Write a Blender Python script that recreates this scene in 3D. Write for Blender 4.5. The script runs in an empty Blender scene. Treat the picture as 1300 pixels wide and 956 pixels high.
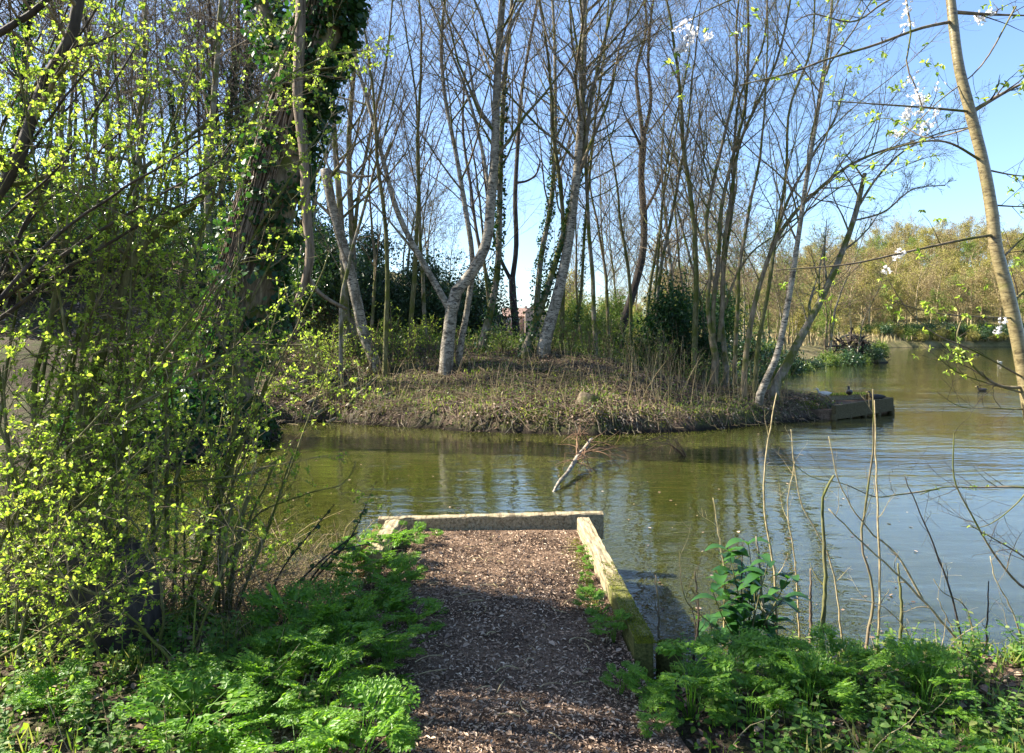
import bpy, math, random
import numpy as np
rg = np.random.default_rng(7)
random.seed(7)
D = bpy.data
COL = bpy.context.scene.collection
R_ = math.radians
F = 867.0; CX = 650.0; HY = 430.0; EYE = 2.05

# ---------------------------------------------------------------- helpers
def W(px, py, Y):
    return np.array([(px-CX)/F*Y, Y, EYE-(py-HY)/F*Y])

def nrm(v):
    return v/np.maximum(np.linalg.norm(v, axis=-1, keepdims=True), 1e-9)

def fbm(x, y, s=1.0, seed=0):
    r = np.random.default_rng(seed); out = 0; a = 1.0; f = s
    for o in range(5):
        for q in range(2):
            th = r.uniform(0, 6.28); ph = r.uniform(0, 6.28)
            out = out+a*np.sin(f*(x*math.cos(th)+y*math.sin(th))+ph+0.8*np.sin(f*.63*(x*math.sin(th)-y*math.cos(th))+ph*2))
        a *= .55; f *= 2.03
    return out*.3

SHORE = np.array([(-400,-60),(400,-60),(400,0),(60,1.5),(8,3.9),(3.5,4.1),(2.4,4.3),(1.7,4.15),(0.8,4.0),(-1.15,4.5),(-2.2,4.8),(-3.2,5.2),
 (-4.6,6.2),(-5.5,8),(-6.2,9.3),(-5.9,10.4),(-5.2,11.8),(-4.9,13.2),(-5.0,14.6),(-6.1,15.4),(-6.0,16.3),(-4.6,16.8),(-2.8,16),
 (-1.7,15.6),(-.9,15.05),(0,14.9),(1.7,14.6),(3,14.9),(4.3,15.4),(5.4,15.9),(6.3,16.5),(7.4,17.1),(8.3,17.6),(9.0,18.3),(8.3,19.3),
 (7,19.8),(6.2,21.5),(6.4,25),(9,30),(14,38),(20,48),(27,55),(32,58),(33,61),(30,66),(34,80),(50,110),(75,145),(98,166),(160,170),
 (400,175),(400,700),(-400,700)], float)

def sdist(x, y):
    x = np.asarray(x, float); y = np.asarray(y, float)
    best = np.full(x.shape, 1e18); ins = np.zeros(x.shape, bool)
    n = len(SHORE)
    for i in range(n):
        ax, ay = SHORE[i]; bx, by = SHORE[(i+1) % n]
        dx, dy = bx-ax, by-ay
        t = np.clip(((x-ax)*dx+(y-ay)*dy)/(dx*dx+dy*dy), 0, 1)
        best = np.minimum(best, (x-ax-t*dx)**2+(y-ay-t*dy)**2)
        c = ((ay > y) != (by > y))
        if dy != 0:
            ins ^= c & (x < (bx-ax)*(y-ay)/dy+ax)
    d = np.sqrt(best)
    return np.where(ins, d, -d)

def sm(t):
    t = np.clip(t, 0, 1); return t*t*(3-2*t)

def H(x, y):
    x = np.asarray(x, float); y = np.asarray(y, float)
    d = sdist(x, y)+(.10*fbm(x, y, 2.2, 3)+.16*fbm(x, y, .9, 13)+.07*fbm(x, y, 5.5, 14))*sm((y-7)/4)+.03*fbm(x, y, 5, 4)
    far = sm((y-11)/3)
    b0 = np.where(far > .5, .16, .35)
    step = np.where(y < 8, .36, .42)*(1-np.exp(-np.maximum(d, 0)/b0))
    h = step+far*1.35*sm(d/6.0)*(1-.25*sm((y-30)/40))
    h = h+.45*sm(d/1.0)*sm((y-10)/1.5)*(1-sm((y-15)/1.5))*(x < -4)      # ivy tree's promontory
    h = h+sm((y-15)/10)*np.clip(.30*np.maximum(-x-5.5, 0)+.09*np.maximum(y-17, 0)*sm((-x-2)/7), 0, 9)
    h = h+30*sm((y-168)/130)*sm((x-55)/110)+1.5*sm((y-120)/80)
    h = h+.12*fbm(x, y, 1.5, 5)*sm(d/.6)*sm((y-9)/4)+.05*fbm(x, y, 4.5, 15)*sm(d/.3)*sm((y-9)/4)+.012*fbm(x, y, 6, 8)*sm(d/.5)
    under = -1.3*(1-np.exp(np.minimum(d, 0)/1.2))
    return np.where(d > 0, h, under)

def gh(x, y):
    return float(H(np.array([x]), np.array([y]))[0])

def hit(px, py, y0=12.5, y1=120):
    Y = np.exp(np.linspace(math.log(y0), math.log(y1), 1500))
    x = (px-CX)/F*Y; z = EYE-(py-HY)/F*Y
    k = np.where(H(x, Y) >= z)[0]
    return float(Y[k[0]]) if len(k) else y1

# ---------------------------------------------------------------- mesh builder
class MB:
    def __init__(s): s.v = []; s.q = []; s.t = []; s.n = 0; s.mi = []
    def add(s, v, q=None, t=None):
        v = np.asarray(v, float).reshape(-1, 3)
        if q is not None and len(q): s.q.append(np.asarray(q, int).reshape(-1, 4)+s.n)
        if t is not None and len(t): s.t.append(np.asarray(t, int).reshape(-1, 3)+s.n)
        s.v.append(v); s.n += len(v)
    def tubes(s, P, R, sides=4, rough=0., cap=False):
        P = np.asarray(P, float); R = np.asarray(R, float)
        if P.ndim == 2: P = P[None]; R = R[None]
        if len(P) == 0: return
        if cap:
            P = np.concatenate([P, P[:, -1:]+(P[:, -1:]-P[:, -2:-1])*.02], 1); R = np.concatenate([R, R[:, -1:]*0+.0005], 1)
        n, k, _ = P.shape
        T = nrm(np.gradient(P, axis=1)); m = nrm(P[:, -1]-P[:, 0])
        ref = np.eye(3)[np.argmin(np.abs(m), axis=1)]
        U = nrm(np.cross(T, ref[:, None, :])); V = np.cross(T, U)
        a = np.arange(sides)*2*math.pi/sides
        rr = np.repeat(R[:, :, None], sides, 2)
        if rough:
            ph = rg.uniform(0, 6.28, (n, 1, 1)); kk = np.arange(k)[None, :, None]
            rr = rr*(1+rough*(np.sin(a*2+ph+kk*.35)*.5+np.sin(a*3-ph+kk*.21)*.4+np.sin(kk*.9+ph)*.25+rg.normal(0, .28, (n, k, sides))))
        X = P[:, :, None]+rr[..., None]*(np.cos(a)[:, None]*U[:, :, None]+np.sin(a)[:, None]*V[:, :, None])
        i = np.arange(n)[:, None, None]*k*sides; j = np.arange(k-1)[None, :, None]*sides; c = np.arange(sides)[None, None, :]; c2 = (c+1) % sides
        q = np.stack(np.broadcast_arrays(i+j+c, i+j+c2, i+j+sides+c2, i+j+sides+c), -1)
        s.add(X, q.reshape(-1, 4))
    def leaves(s, C, Dr, S, w=.55, fold=.25, up=.4, simple=False, rn=rg):
        C = np.asarray(C, float); n = len(C)
        if n == 0: return
        Dr = nrm(np.asarray(Dr, float)); S = np.broadcast_to(np.asarray(S, float), (n,))[:, None]
        N = rn.normal(0, 1, (n, 3)); N[:, 2] = np.abs(N[:, 2])+up
        B = nrm(np.cross(Dr, N)); N = nrm(np.cross(B, Dr))
        if simple:
            v = np.stack([C, C+Dr*S*.5+B*S*w*.5+N*S*fold*.3, C+Dr*S, C+Dr*S*.5-B*S*w*.5+N*S*fold*.3], 1)
            s.add(v, np.arange(n)[:, None]*4+np.array([[0, 1, 2, 3]])); return
        v = np.stack([C, C+Dr*S*.32+B*S*w*.5+N*S*fold*.5, C+Dr*S*.72+B*S*w*.36+N*S*fold*.3, C+Dr*S-N*S*fold*.3,
                      C+Dr*S*.72-B*S*w*.36+N*S*fold*.3, C+Dr*S*.32-B*S*w*.5+N*S*fold*.5], 1)
        i = np.arange(n)[:, None]*6
        s.add(v, np.concatenate([i+np.array([[0, 1, 2, 3]]), i+np.array([[0, 3, 4, 5]])], 0))
    def box(s, c, size, rz=0., bev=.006, rot=None, seg=1):
        hx, hy, hz = [q/2 for q in size]; b = bev
        vs = []
        for sx in (-1, 1):
            for sy in (-1, 1):
                for sz in (-1, 1):
                    vs += [(sx*(hx-b), sy*(hy-b), sz*hz), (sx*(hx-b), sy*hy, sz*(hz-b)), (sx*hx, sy*(hy-b), sz*(hz-b))]
        import bmesh
        bm = bmesh.new(); [bm.verts.new(q) for q in vs]
        bmesh.ops.convex_hull(bm, input=bm.verts[:]); bm.verts.ensure_lookup_table(); bm.verts.index_update()
        V = np.array([q.co[:] for q in bm.verts]); Tt = [[q.index for q in f.verts] for f in bm.faces if len(f.verts) == 3]; Q = [[q.index for q in f.verts] for f in bm.faces if len(f.verts) == 4]
        bm.free()
        if rot is not None: V = V@np.array(rot).T
        cz, sz = math.cos(rz), math.sin(rz)
        V = np.stack([V[:, 0]*cz-V[:, 1]*sz, V[:, 0]*sz+V[:, 1]*cz, V[:, 2]], 1)+np.array(c)
        s.add(V, Q, Tt)
    def build(s, name, mat, parent=None, origin=(0, 0, 0), smooth=True):
        me = D.meshes.new(name)
        v = np.concatenate(s.v)-np.array(origin) if s.v else np.zeros((0, 3))
        q = np.concatenate(s.q) if s.q else np.zeros((0, 4), int); t = np.concatenate(s.t) if s.t else np.zeros((0, 3), int)
        me.vertices.add(len(v)); me.vertices.foreach_set('co', v.astype(np.float32).ravel())
        lo = np.concatenate([q.ravel(), t.ravel()]); me.loops.add(len(lo)); me.loops.foreach_set('vertex_index', lo.astype(np.int32))
        cnt = np.concatenate([np.full(len(q), 4), np.full(len(t), 3)]); st = np.concatenate([[0], np.cumsum(cnt)[:-1]]) if len(cnt) else cnt
        me.polygons.add(len(cnt)); me.polygons.foreach_set('loop_start', st.astype(np.int32)); me.polygons.foreach_set('loop_total', cnt.astype(np.int32))
        me.polygons.foreach_set('use_smooth', np.full(len(cnt), smooth))
        me.update(calc_edges=True)
        if mat: me.materials.append(mat)
        o = D.objects.new(name, me); COL.objects.link(o)
        if parent: o.parent = parent
        return o

def thing(name, label, cat, loc=(0, 0, 0), group=None):
    o = D.objects.new(name, None); COL.objects.link(o); o.location = loc
    o['label'] = label; o['category'] = cat
    if group: o['group'] = group
    o.empty_display_size = .1
    return o
def tag(o, label, cat, group=None, kind=None):
    o['label'] = label; o['category'] = cat
    if group: o['group'] = group
    if kind: o['kind'] = kind
    return o
def struct(o): o['kind'] = 'structure'; return o
def place(mb, name, mat, label, cat, origin, group=None, smooth=True, kind=None):
    o = mb.build(name, mat, None, origin, smooth); o.location = origin
    return tag(o, label, cat, group, kind)
def copy_tree(root, loc, rz=0, sc=1., label=None, group=None):
    r = root.copy(); COL.objects.link(r); r.location = loc; r.rotation_euler = (0, 0, rz); r.scale = (sc, sc, sc) if not isinstance(sc, tuple) else sc
    if label: r['label'] = label
    if group: r['group'] = group
    for ch in root.children:
        c = ch.copy(); COL.objects.link(c); c.parent = r
    return r

# ---------------------------------------------------------------- curves and branching
def crv(pts, k):
    p = np.asarray(pts, float)
    if len(p) < 3:
        t = np.linspace(0, 1, k)[:, None]; return p[0]*(1-t)+p[-1]*t
    L = np.concatenate([[0], np.cumsum(np.linalg.norm(np.diff(p[:, :3], axis=0), axis=1))]); L /= L[-1]
    m = np.gradient(p, L, axis=0); u = np.linspace(0, 1, k); i = np.clip(np.searchsorted(L, u, 'right')-1, 0, len(L)-2)
    h = (L[i+1]-L[i])[:, None]; t = ((u-L[i])[:, None])/h
    return (2*t**3-3*t**2+1)*p[i]+(t**3-2*t**2+t)*h*m[i]+(-2*t**3+3*t**2)*p[i+1]+(t**3-t**2)*h*m[i+1]

def spawn(P, R, n, t0=.2, t1=1., lmin=.3, lmax=.6, ang=(35, 65), up=.0, wig=.1, k=6, rf=.6, rmin=.002, rn=rg, L=None, tip=.25, droop=0.):
    """n children on every parent polyline; P (N,K,3), R (N,K)"""
    N, K, _ = P.shape
    if N == 0: return np.zeros((0, k, 3)), np.zeros((0, k))
    idx = np.repeat(np.arange(N), n); M = len(idx)
    t = t0+(t1-t0)*(np.tile(np.arange(n), N)+rn.uniform(0, 1, M))/n
    f = t*(K-1); i = np.minimum(f.astype(int), K-2); a = (f-i)[:, None]
    p = P[idx, i]*(1-a)+P[idx, i+1]*a; r = R[idx, i]*(1-a[:, 0])+R[idx, i+1]*a[:, 0]
    T = nrm(P[idx, i+1]-P[idx, i]); ref = nrm(rn.normal(0, 1, (M, 3))); Q = nrm(np.cross(T, ref))
    an = np.radians(rn.uniform(ang[0], ang[1], M))[:, None]
    d = nrm(np.cos(an)*T+np.sin(an)*Q)
    if L is None: pl = np.linalg.norm(np.diff(P, axis=1), axis=2).sum(1)[idx]*(1.15-.6*t)
    else: pl = np.full(M, L)
    ln = pl*rn.uniform(lmin, lmax, M); step = (ln/(k-1))[:, None]
    out = [p]; upv = np.array([0, 0, 1.])
    for j in range(k-1):
        d = nrm(d+upv*(up-droop*(j/(k-1)))+rn.normal(0, wig, (M, 3))); p = p+d*step; out.append(p)
    C = np.stack(out, 1); r0 = np.maximum(r*rf*rn.uniform(.7, 1.05, M), rmin)
    RR = r0[:, None]*np.linspace(1, tip, k)[None]; RR = np.maximum(RR, rmin*.6)
    return C, RR

def pts_on(P, n, t0=.1, rn=rg):
    N, K, _ = P.shape; idx = np.repeat(np.arange(N), n); M = len(idx)
    t = rn.uniform(t0, 1, M); f = t*(K-1); i = np.minimum(f.astype(int), K-2); a = (f-i)[:, None]
    return P[idx, i]*(1-a)+P[idx, i+1]*a, nrm(P[idx, i+1]-P[idx, i])

def ivy_on(mb, P, R, n, size, off=(.3, 1.4), bias=None, t0=0., t1=1., rn=rg):
    """leaves standing round a trunk polyline"""
    K = len(P); t = rn.uniform(t0, t1, n); f = t*(K-1); i = np.minimum(f.astype(int), K-2); a = (f-i)[:, None]
    p = P[i]*(1-a)+P[i+1]*a; r = R[i]
    th = rn.uniform(0, 2*math.pi, n)
    if bias is not None:
        keep = rn.uniform(0, 1, n) < .5+.5*np.cos(th-bias[0]); keep |= rn.uniform(0, 1, n) < bias[1]
        p, r, th = p[keep], r[keep], th[keep]
    o = np.stack([np.cos(th), np.sin(th), np.zeros_like(th)], 1)
    kp = (np.sin(p[:, 2]*2.3+th*3+1)+np.sin(p[:, 2]*5.1-th*2)+rn.normal(0, .5, len(th))) > -.75; p, r, th, o = p[kp], r[kp], th[kp], o[kp]
    q = p+o*(r*(1+rn.uniform(off[0], off[1], len(r))*(.75+.35*np.sin(p[:, 2]*3.1+th*2))))[:, None]
    mb.leaves(q, o*.7+rn.normal(0, .5, (len(q), 3))+np.array([0, 0, -.5]), rn.uniform(.6, 1.2, len(q))*size, w=.95, fold=.15, up=.1)

# ---------------------------------------------------------------- materials
def mat(name):
    m = D.materials.new(name); m.use_nodes = True; nt = m.node_tree; nt.nodes.clear()
    return m, nt
def nd(nt, t, **kw):
    n = nt.nodes.new(t)
    for k, v in kw.items():
        if k in n.inputs.keys(): n.inputs[k].default_value = v
        else: setattr(n, k, v)
    return n
def ramp(nt, fac, stops):
    r = nt.nodes.new('ShaderNodeValToRGB'); e = r.color_ramp.elements
    while len(e) < len(stops): e.new(.5)
    for i, (p, c) in enumerate(stops): e[i].position = p; e[i].color = (*c, 1) if len(c) == 3 else c
    nt.links.new(fac, r.inputs[0]); return r.outputs[0]
def coords(nt, scale=(1, 1, 1), obj=True):
    tc = nt.nodes.new('ShaderNodeTexCoord'); mp = nt.nodes.new('ShaderNodeMapping'); mp.inputs['Scale'].default_value = scale
    nt.links.new(tc.outputs['Object'], mp.inputs[0]); return mp.outputs[0]
def noise(nt, vec, scale, detail=5, rough=.6, dist=0.):
    n = nd(nt, 'ShaderNodeTexNoise', Scale=scale, Detail=detail, Roughness=rough, Distortion=dist); nt.links.new(vec, n.inputs['Vector']); return n.outputs[0]
def mixc(nt, f, a, b, mode='MIX'):
    m = nt.nodes.new('ShaderNodeMix'); m.data_type = 'RGBA'; m.blend_type = mode
    for s, v in ((0, f), (6, a), (7, b)):
        if isinstance(v, (float, int)): m.inputs[s].default_value = v
        elif isinstance(v, tuple): m.inputs[s].default_value = (*v, 1)
        else: nt.links.new(v, m.inputs[s])
    return m.outputs[2]
def math_(nt, op, a, b=None):
    m = nt.nodes.new('ShaderNodeMath'); m.operation = op
    for i, v in enumerate((a, b)):
        if v is None: continue
        if isinstance(v, (float, int)): m.inputs[i].default_value = v
        else: nt.links.new(v, m.inputs[i])
    return m.outputs[0]
def finish(nt, col, rough=.8, bump=None, bd=.01, bs=1., spec=.3, coat=0.):
    b = nd(nt, 'ShaderNodeBsdfPrincipled', Roughness=rough); b.inputs['Specular IOR Level'].default_value = spec
    if isinstance(col, tuple): b.inputs['Base Color'].default_value = (*col, 1)
    else: nt.links.new(col, b.inputs['Base Color'])
    if coat: b.inputs['Coat Weight'].default_value = coat
    if bump is not None:
        bn = nd(nt, 'ShaderNodeBump', Strength=bs, Distance=bd); nt.links.new(bump, bn.inputs['Height']); nt.links.new(bn.outputs[0], b.inputs['Normal'])
    o = nt.nodes.new('ShaderNodeOutputMaterial'); nt.links.new(b.outputs[0], o.inputs[0]); return b

def bark(name, c1, c2, c3=None, sc=14., stretch=.22, moss=0., bd=.012, spec=.2, rough=.85):
    m, nt = mat(name); v = coords(nt, (1, 1, stretch)); n1 = noise(nt, v, sc, 6, .65)
    col = ramp(nt, n1, [(.32, c1), (.55, c2), (.72, c3 or c2)])
    v2 = coords(nt); n2 = noise(nt, v2, 2.3, 4, .6)
    if moss:
        f = ramp(nt, n2, [(.5-moss*.25, (0, 0, 0)), (.62-moss*.2, (1, 1, 1))])
        col = mixc(nt, f, col, (.085, .095, .018))
    finish(nt, col, rough, n1, bd, .9, spec); return m

M = {}
M['grey'] = bark('bark_grey', (.07, .06, .045), (.24, .205, .155), (.36, .32, .25), moss=.2)
M['dark'] = bark('bark_dark', (.018, .015, .013), (.06, .048, .040), (.11, .09, .075))
M['brown'] = bark('bark_brown', (.06, .045, .03), (.20, .155, .10), (.32, .26, .17), moss=.15)
M['green'] = bark('bark_mossy', (.05, .045, .02), (.16, .15, .07), (.28, .25, .13), moss=.25, sc=25)
M['reddead'] = bark('dead_wood', (.05, .035, .022), (.19, .14, .095), (.33, .26, .19), sc=13, stretch=.10, bd=.03)
M['twig'] = bark('twig_bark', (.07, .05, .03), (.19, .145, .09), (.28, .22, .15), sc=30, stretch=1)
M['twigdark'] = bark('dark_twig_bark', (.02, .016, .012), (.055, .043, .033), (.09, .07, .055), sc=30, stretch=1)
M['pale'] = bark('pale_stem', (.16, .12, .06), (.36, .29, .16), (.48, .40, .25), sc=30, stretch=.6)
M['redtwig'] = bark('reddish_twig', (.09, .05, .028), (.20, .12, .07), (.30, .19, .11), sc=30, stretch=1)
def birch():
    m, nt = mat('birch_bark'); v = coords(nt, (1, 1, 2.6)); n1 = noise(nt, v, 5.0, 6, .62, 1.6); n2 = noise(nt, coords(nt, (1, 1, .5)), 3.2, 6, .75)
    col = ramp(nt, n1, [(.37, (.03, .026, .022)), (.44, (.12, .10, .075)), (.50, (.27, .235, .18)), (.72, (.40, .36, .285))])
    f = ramp(nt, n2, [(.50, (0, 0, 0)), (.62, (1, 1, 1))]); col = mixc(nt, f, col, (.10, .085, .055))
    finish(nt, col, .7, n2, .03, .8, .3); return m
M['birch'] = birch()
def cherry():
    m, nt = mat('cherry_bark'); v = coords(nt, (1, 1, 3.4)); n1 = noise(nt, v, 13, 6, .68, 1.2); n2 = noise(nt, coords(nt), 6, 4, .6)
    col = ramp(nt, n1, [(.36, (.05, .038, .02)), (.48, (.17, .135, .065)), (.7, (.27, .225, .12))])
    col = mixc(nt, ramp(nt, n2, [(.55, (0, 0, 0)), (.7, (1, 1, 1))]), col, (.16, .15, .05))
    finish(nt, col, .33, n1, .004, .6, .55); return m
M['cherry'] = cherry()

def leaf(name, cols, trans, rough=.45, spec=.35, tf=.5):
    """cols: list of colours spread over the leaves; trans: colour of the light that comes through"""
    m, nt = mat(name); g = nt.nodes.new('ShaderNodeNewGeometry'); n = len(cols)
    col = ramp(nt, g.outputs['Random Per Island'], [((i+.5)/n, c) for i, c in enumerate(cols)])
    p = nd(nt, 'ShaderNodeBsdfPrincipled', Roughness=rough); p.inputs['Specular IOR Level'].default_value = spec; nt.links.new(col, p.inputs['Base Color'])
    t = nt.nodes.new('ShaderNodeBsdfTranslucent'); nt.links.new(mixc(nt, 1., col, trans, 'MULTIPLY'), t.inputs[0])
    x = nt.nodes.new('ShaderNodeMixShader'); x.inputs[0].default_value = tf
    nt.links.new(p.outputs[0], x.inputs[1]); nt.links.new(t.outputs[0], x.inputs[2])
    o = nt.nodes.new('ShaderNodeOutputMaterial'); nt.links.new(x.outputs[0], o.inputs[0]); return m
M['spring'] = leaf('spring_leaf', [(.13, .21, .025), (.22, .31, .04), (.31, .39, .055), (.18, .27, .035), (.38, .42, .08), (.15, .21, .04)], (1.8, 1.85, 1.2), tf=.5)
M['ivy'] = leaf('ivy_leaf', [(.018, .05, .016), (.03, .075, .022), (.05, .10, .03), (.022, .055, .03)], (1.5, 2., .6), rough=.48, spec=.35, tf=.3)
M['parsley'] = leaf('parsley_leaf', [(.08, .18, .022), (.12, .25, .03), (.17, .30, .035), (.09, .20, .03)], (2.0, 2.0, .8), tf=.45)
M['laurel'] = leaf('broad_glossy_leaf', [(.02, .065, .018), (.035, .10, .025), (.05, .13, .03)], (2.2, 2.6, .6), rough=.22, spec=.6, tf=.3)
M['evergreen'] = leaf('evergreen_leaf', [(.022, .05, .022), (.035, .075, .03), (.055, .10, .038)], (1.3, 1.6, .6), rough=.35, spec=.45, tf=.2)
M['bush'] = leaf('bush_leaf', [(.08, .13, .03), (.12, .18, .04), (.18, .25, .055), (.16, .17, .06)], (1.6, 1.7, .8), tf=.4)
M['hilla'] = leaf('olive_crown_leaf', [(.21, .21, .055), (.29, .27, .08), (.36, .32, .11), (.24, .21, .08)], (1.3, 1.3, .8), tf=.35, spec=.1)
M['hillb'] = leaf('brown_crown_twig', [(.20, .165, .08), (.28, .23, .11), (.24, .20, .09), (.32, .26, .13)], (1.2, 1.1, .8), tf=.3, spec=.1)
M['hillc'] = leaf('green_crown_leaf', [(.10, .15, .04), (.14, .20, .05), (.20, .26, .06)], (1.4, 1.5, .8), tf=.35, spec=.1)
M['litter'] = leaf('dry_leaf', [(.08, .052, .036), (.17, .115, .08), (.28, .205, .15), (.12, .078, .058), (.38, .29, .22)], (1, .9, .7), rough=.8, spec=.1, tf=.12)
M['grass'] = leaf('grass_blade', [(.09, .15, .025), (.15, .22, .04), (.24, .28, .07), (.30, .28, .12)], (1.6, 1.7, .8), tf=.4, spec=.2)
M['straw'] = leaf('dry_stem', [(.20, .15, .08), (.30, .24, .13), (.38, .31, .18), (.14, .13, .05)], (1, 1, .7), rough=.8, spec=.1, tf=.1)
M['moss'] = leaf('moss_tuft', [(.14, .16, .02), (.20, .21, .025), (.10, .12, .02)], (1.2, 1.3, .6), rough=.9, spec=.05, tf=.3)
M['petal'] = leaf('white_petal', [(.78, .76, .76), (.84, .83, .82)], (1, 1, 1), tf=.45)
M['chips'] = leaf('bark_chip', [(.07, .043, .028), (.27, .18, .12), (.45, .33, .235), (.15, .095, .065), (.64, .51, .38), (.35, .24, .165)], (1, 1, 1), rough=.85, spec=.12, tf=0.)

def ground_mat():
    m, nt = mat('ground'); v = coords(nt)
    n1 = noise(nt, v, 9, 8, .7); n2 = noise(nt, v, .9, 5, .6); n3 = noise(nt, v, 34, 4, .7)
    litter = ramp(nt, n3, [(.3, (.030, .021, .016)), (.5, (.085, .060, .044)), (.66, (.16, .118, .088))])
    green = ramp(nt, n1, [(.35, (.025, .038, .010)), (.55, (.06, .085, .018)), (.72, (.10, .13, .03))])
    f = ramp(nt, math_(nt, 'ADD', math_(nt, 'MULTIPLY', n1, .55), math_(nt, 'MULTIPLY', n2, .55)), [(.50, (0, 0, 0)), (.66, (.85, .85, .85))])
    near = mixc(nt, f, litter, green)
    s = nt.nodes.new('ShaderNodeSeparateXYZ'); g = nt.nodes.new('ShaderNodeNewGeometry'); nt.links.new(g.outputs['Position'], s.inputs[0])
    lawn = ramp(nt, noise(nt, v, .3, 8, .75), [(.35, (.07, .075, .025)), (.52, (.16, .14, .06)), (.7, (.26, .21, .12))])
    fy = math_(nt, 'MULTIPLY', math_(nt, 'SUBTRACT', s.outputs[1], 45.), .05); fy.node.use_clamp = True
    col = mixc(nt, fy, near, lawn)
    fw = math_(nt, 'MULTIPLY', math_(nt, 'SUBTRACT', .14, s.outputs[2]), 9.); fw.node.use_clamp = True   # wet earth at the water line
    col = mixc(nt, fw, col, (.022, .017, .012))
    finish(nt, col, .95, math_(nt, 'ADD', n3, math_(nt, 'MULTIPLY', n1, 1.6)), .05, 1., .15); return m
M['ground'] = ground_mat()
def path_mat():
    m, nt = mat('path_bark'); v = coords(nt); n1 = noise(nt, v, 45, 6, .75); n2 = noise(nt, v, 3, 4, .6)
    col = ramp(nt, n1, [(.3, (.05, .032, .021)), (.5, (.18, .12, .08)), (.7, (.33, .24, .17))])
    col = mixc(nt, ramp(nt, n2, [(.42, (0, 0, 0)), (.62, (.8, .8, .8))]), col, (.045, .03, .022))
    finish(nt, col, .95, n1, .03, 1., .1); return m
M['path'] = path_mat()
def timber(name, moss_y=None, tint=(1, 1, 1)):
    m, nt = mat(name); v = coords(nt, (14, 1.2, 14)); n1 = noise(nt, v, 3.2, 7, .65, .4); n2 = noise(nt, coords(nt), 7, 6, .7)
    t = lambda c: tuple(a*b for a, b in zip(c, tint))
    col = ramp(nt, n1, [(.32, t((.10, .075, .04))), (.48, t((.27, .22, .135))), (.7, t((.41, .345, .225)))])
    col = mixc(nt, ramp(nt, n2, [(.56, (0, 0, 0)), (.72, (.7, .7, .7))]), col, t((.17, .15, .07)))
    n3 = noise(nt, coords(nt, (60, 1.5, 60)), 1.0, 4, .7); col = mixc(nt, ramp(nt, n3, [(.36, (.85, .85, .85)), (.43, (0, 0, 0))]), col, t((.07, .055, .035)))
    if moss_y is not None:
        s = nt.nodes.new('ShaderNodeSeparateXYZ'); g = nt.nodes.new('ShaderNodeNewGeometry'); nt.links.new(g.outputs['Position'], s.inputs[0])
        f = math_(nt, 'ADD', math_(nt, 'MULTIPLY', math_(nt, 'SUBTRACT', moss_y, s.outputs[1]), 2.2), math_(nt, 'SUBTRACT', math_(nt, 'MULTIPLY', n2, 3.2), 1.6)); f.node.use_clamp = True
        col = mixc(nt, f, col, ramp(nt, noise(nt, coords(nt), 60, 3, .6), [(.35, (.06, .065, .018)), (.65, (.16, .155, .045))]))
    finish(nt, col, .85, math_(nt, 'ADD', n1, n2), .012, .8, .2); return m
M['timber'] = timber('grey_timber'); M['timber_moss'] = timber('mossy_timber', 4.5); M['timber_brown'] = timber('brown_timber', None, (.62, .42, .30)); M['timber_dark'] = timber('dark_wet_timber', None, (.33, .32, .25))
def water_mat():
    m, nt = mat('pond_water'); tc = nt.nodes.new('ShaderNodeTexCoord')
    def mapped(sc, rot=0):
        mp = nt.nodes.new('ShaderNodeMapping'); mp.inputs['Scale'].default_value = sc; mp.inputs['Rotation'].default_value = (0, 0, rot); nt.links.new(tc.outputs['Object'], mp.inputs[0]); return mp.outputs[0]
    a = noise(nt, mapped((.9, 2.0, 1), .12), 3.0, 3, .55, .6); b = noise(nt, mapped((.35, 1.3, 1), -.15), 1.6, 2, .5, .4); c = noise(nt, mapped((1, 1, 1)), .22, 3, .5)
    amp = ramp(nt, c, [(.38, (.35, .35, .35)), (.62, (1, 1, 1))])
    h = math_(nt, 'ADD', math_(nt, 'MULTIPLY', a, .55), math_(nt, 'MULTIPLY', b, 1.2)); h = math_(nt, 'ADD', h, math_(nt, 'MULTIPLY', noise(nt, mapped((1, 1.6, 1), .5), 9.0, 2, .5, .3), .16)); h = math_(nt, 'MULTIPLY', h, amp)
    murk = ramp(nt, noise(nt, mapped((1, 1, 1)), .35, 3, .5), [(.3, (.029, .034, .006)), (.7, (.044, .046, .008))])
    p = finish(nt, murk, .015, h, .017, 1., .5); p.inputs['IOR'].default_value = 1.85; p.inputs['Subsurface Weight'].default_value = .85; p.inputs['Subsurface Radius'].default_value = (.5, .6, .3); p.inputs['Subsurface Scale'].default_value = .7
    return m
M['water'] = water_mat()
def plain(name, c, rough=.6, spec=.3, ns=0, var=.2):
    m, nt = mat(name)
    if ns:
        n = noise(nt, coords(nt), ns, 5, .6); col = ramp(nt, n, [(.3, tuple(q*(1-var) for q in c)), (.7, tuple(q*(1+var) for q in c))]); finish(nt, col, rough, n, .01, .4, spec)
    else: finish(nt, c, rough, None, 0, 0, spec)
    return m

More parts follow.
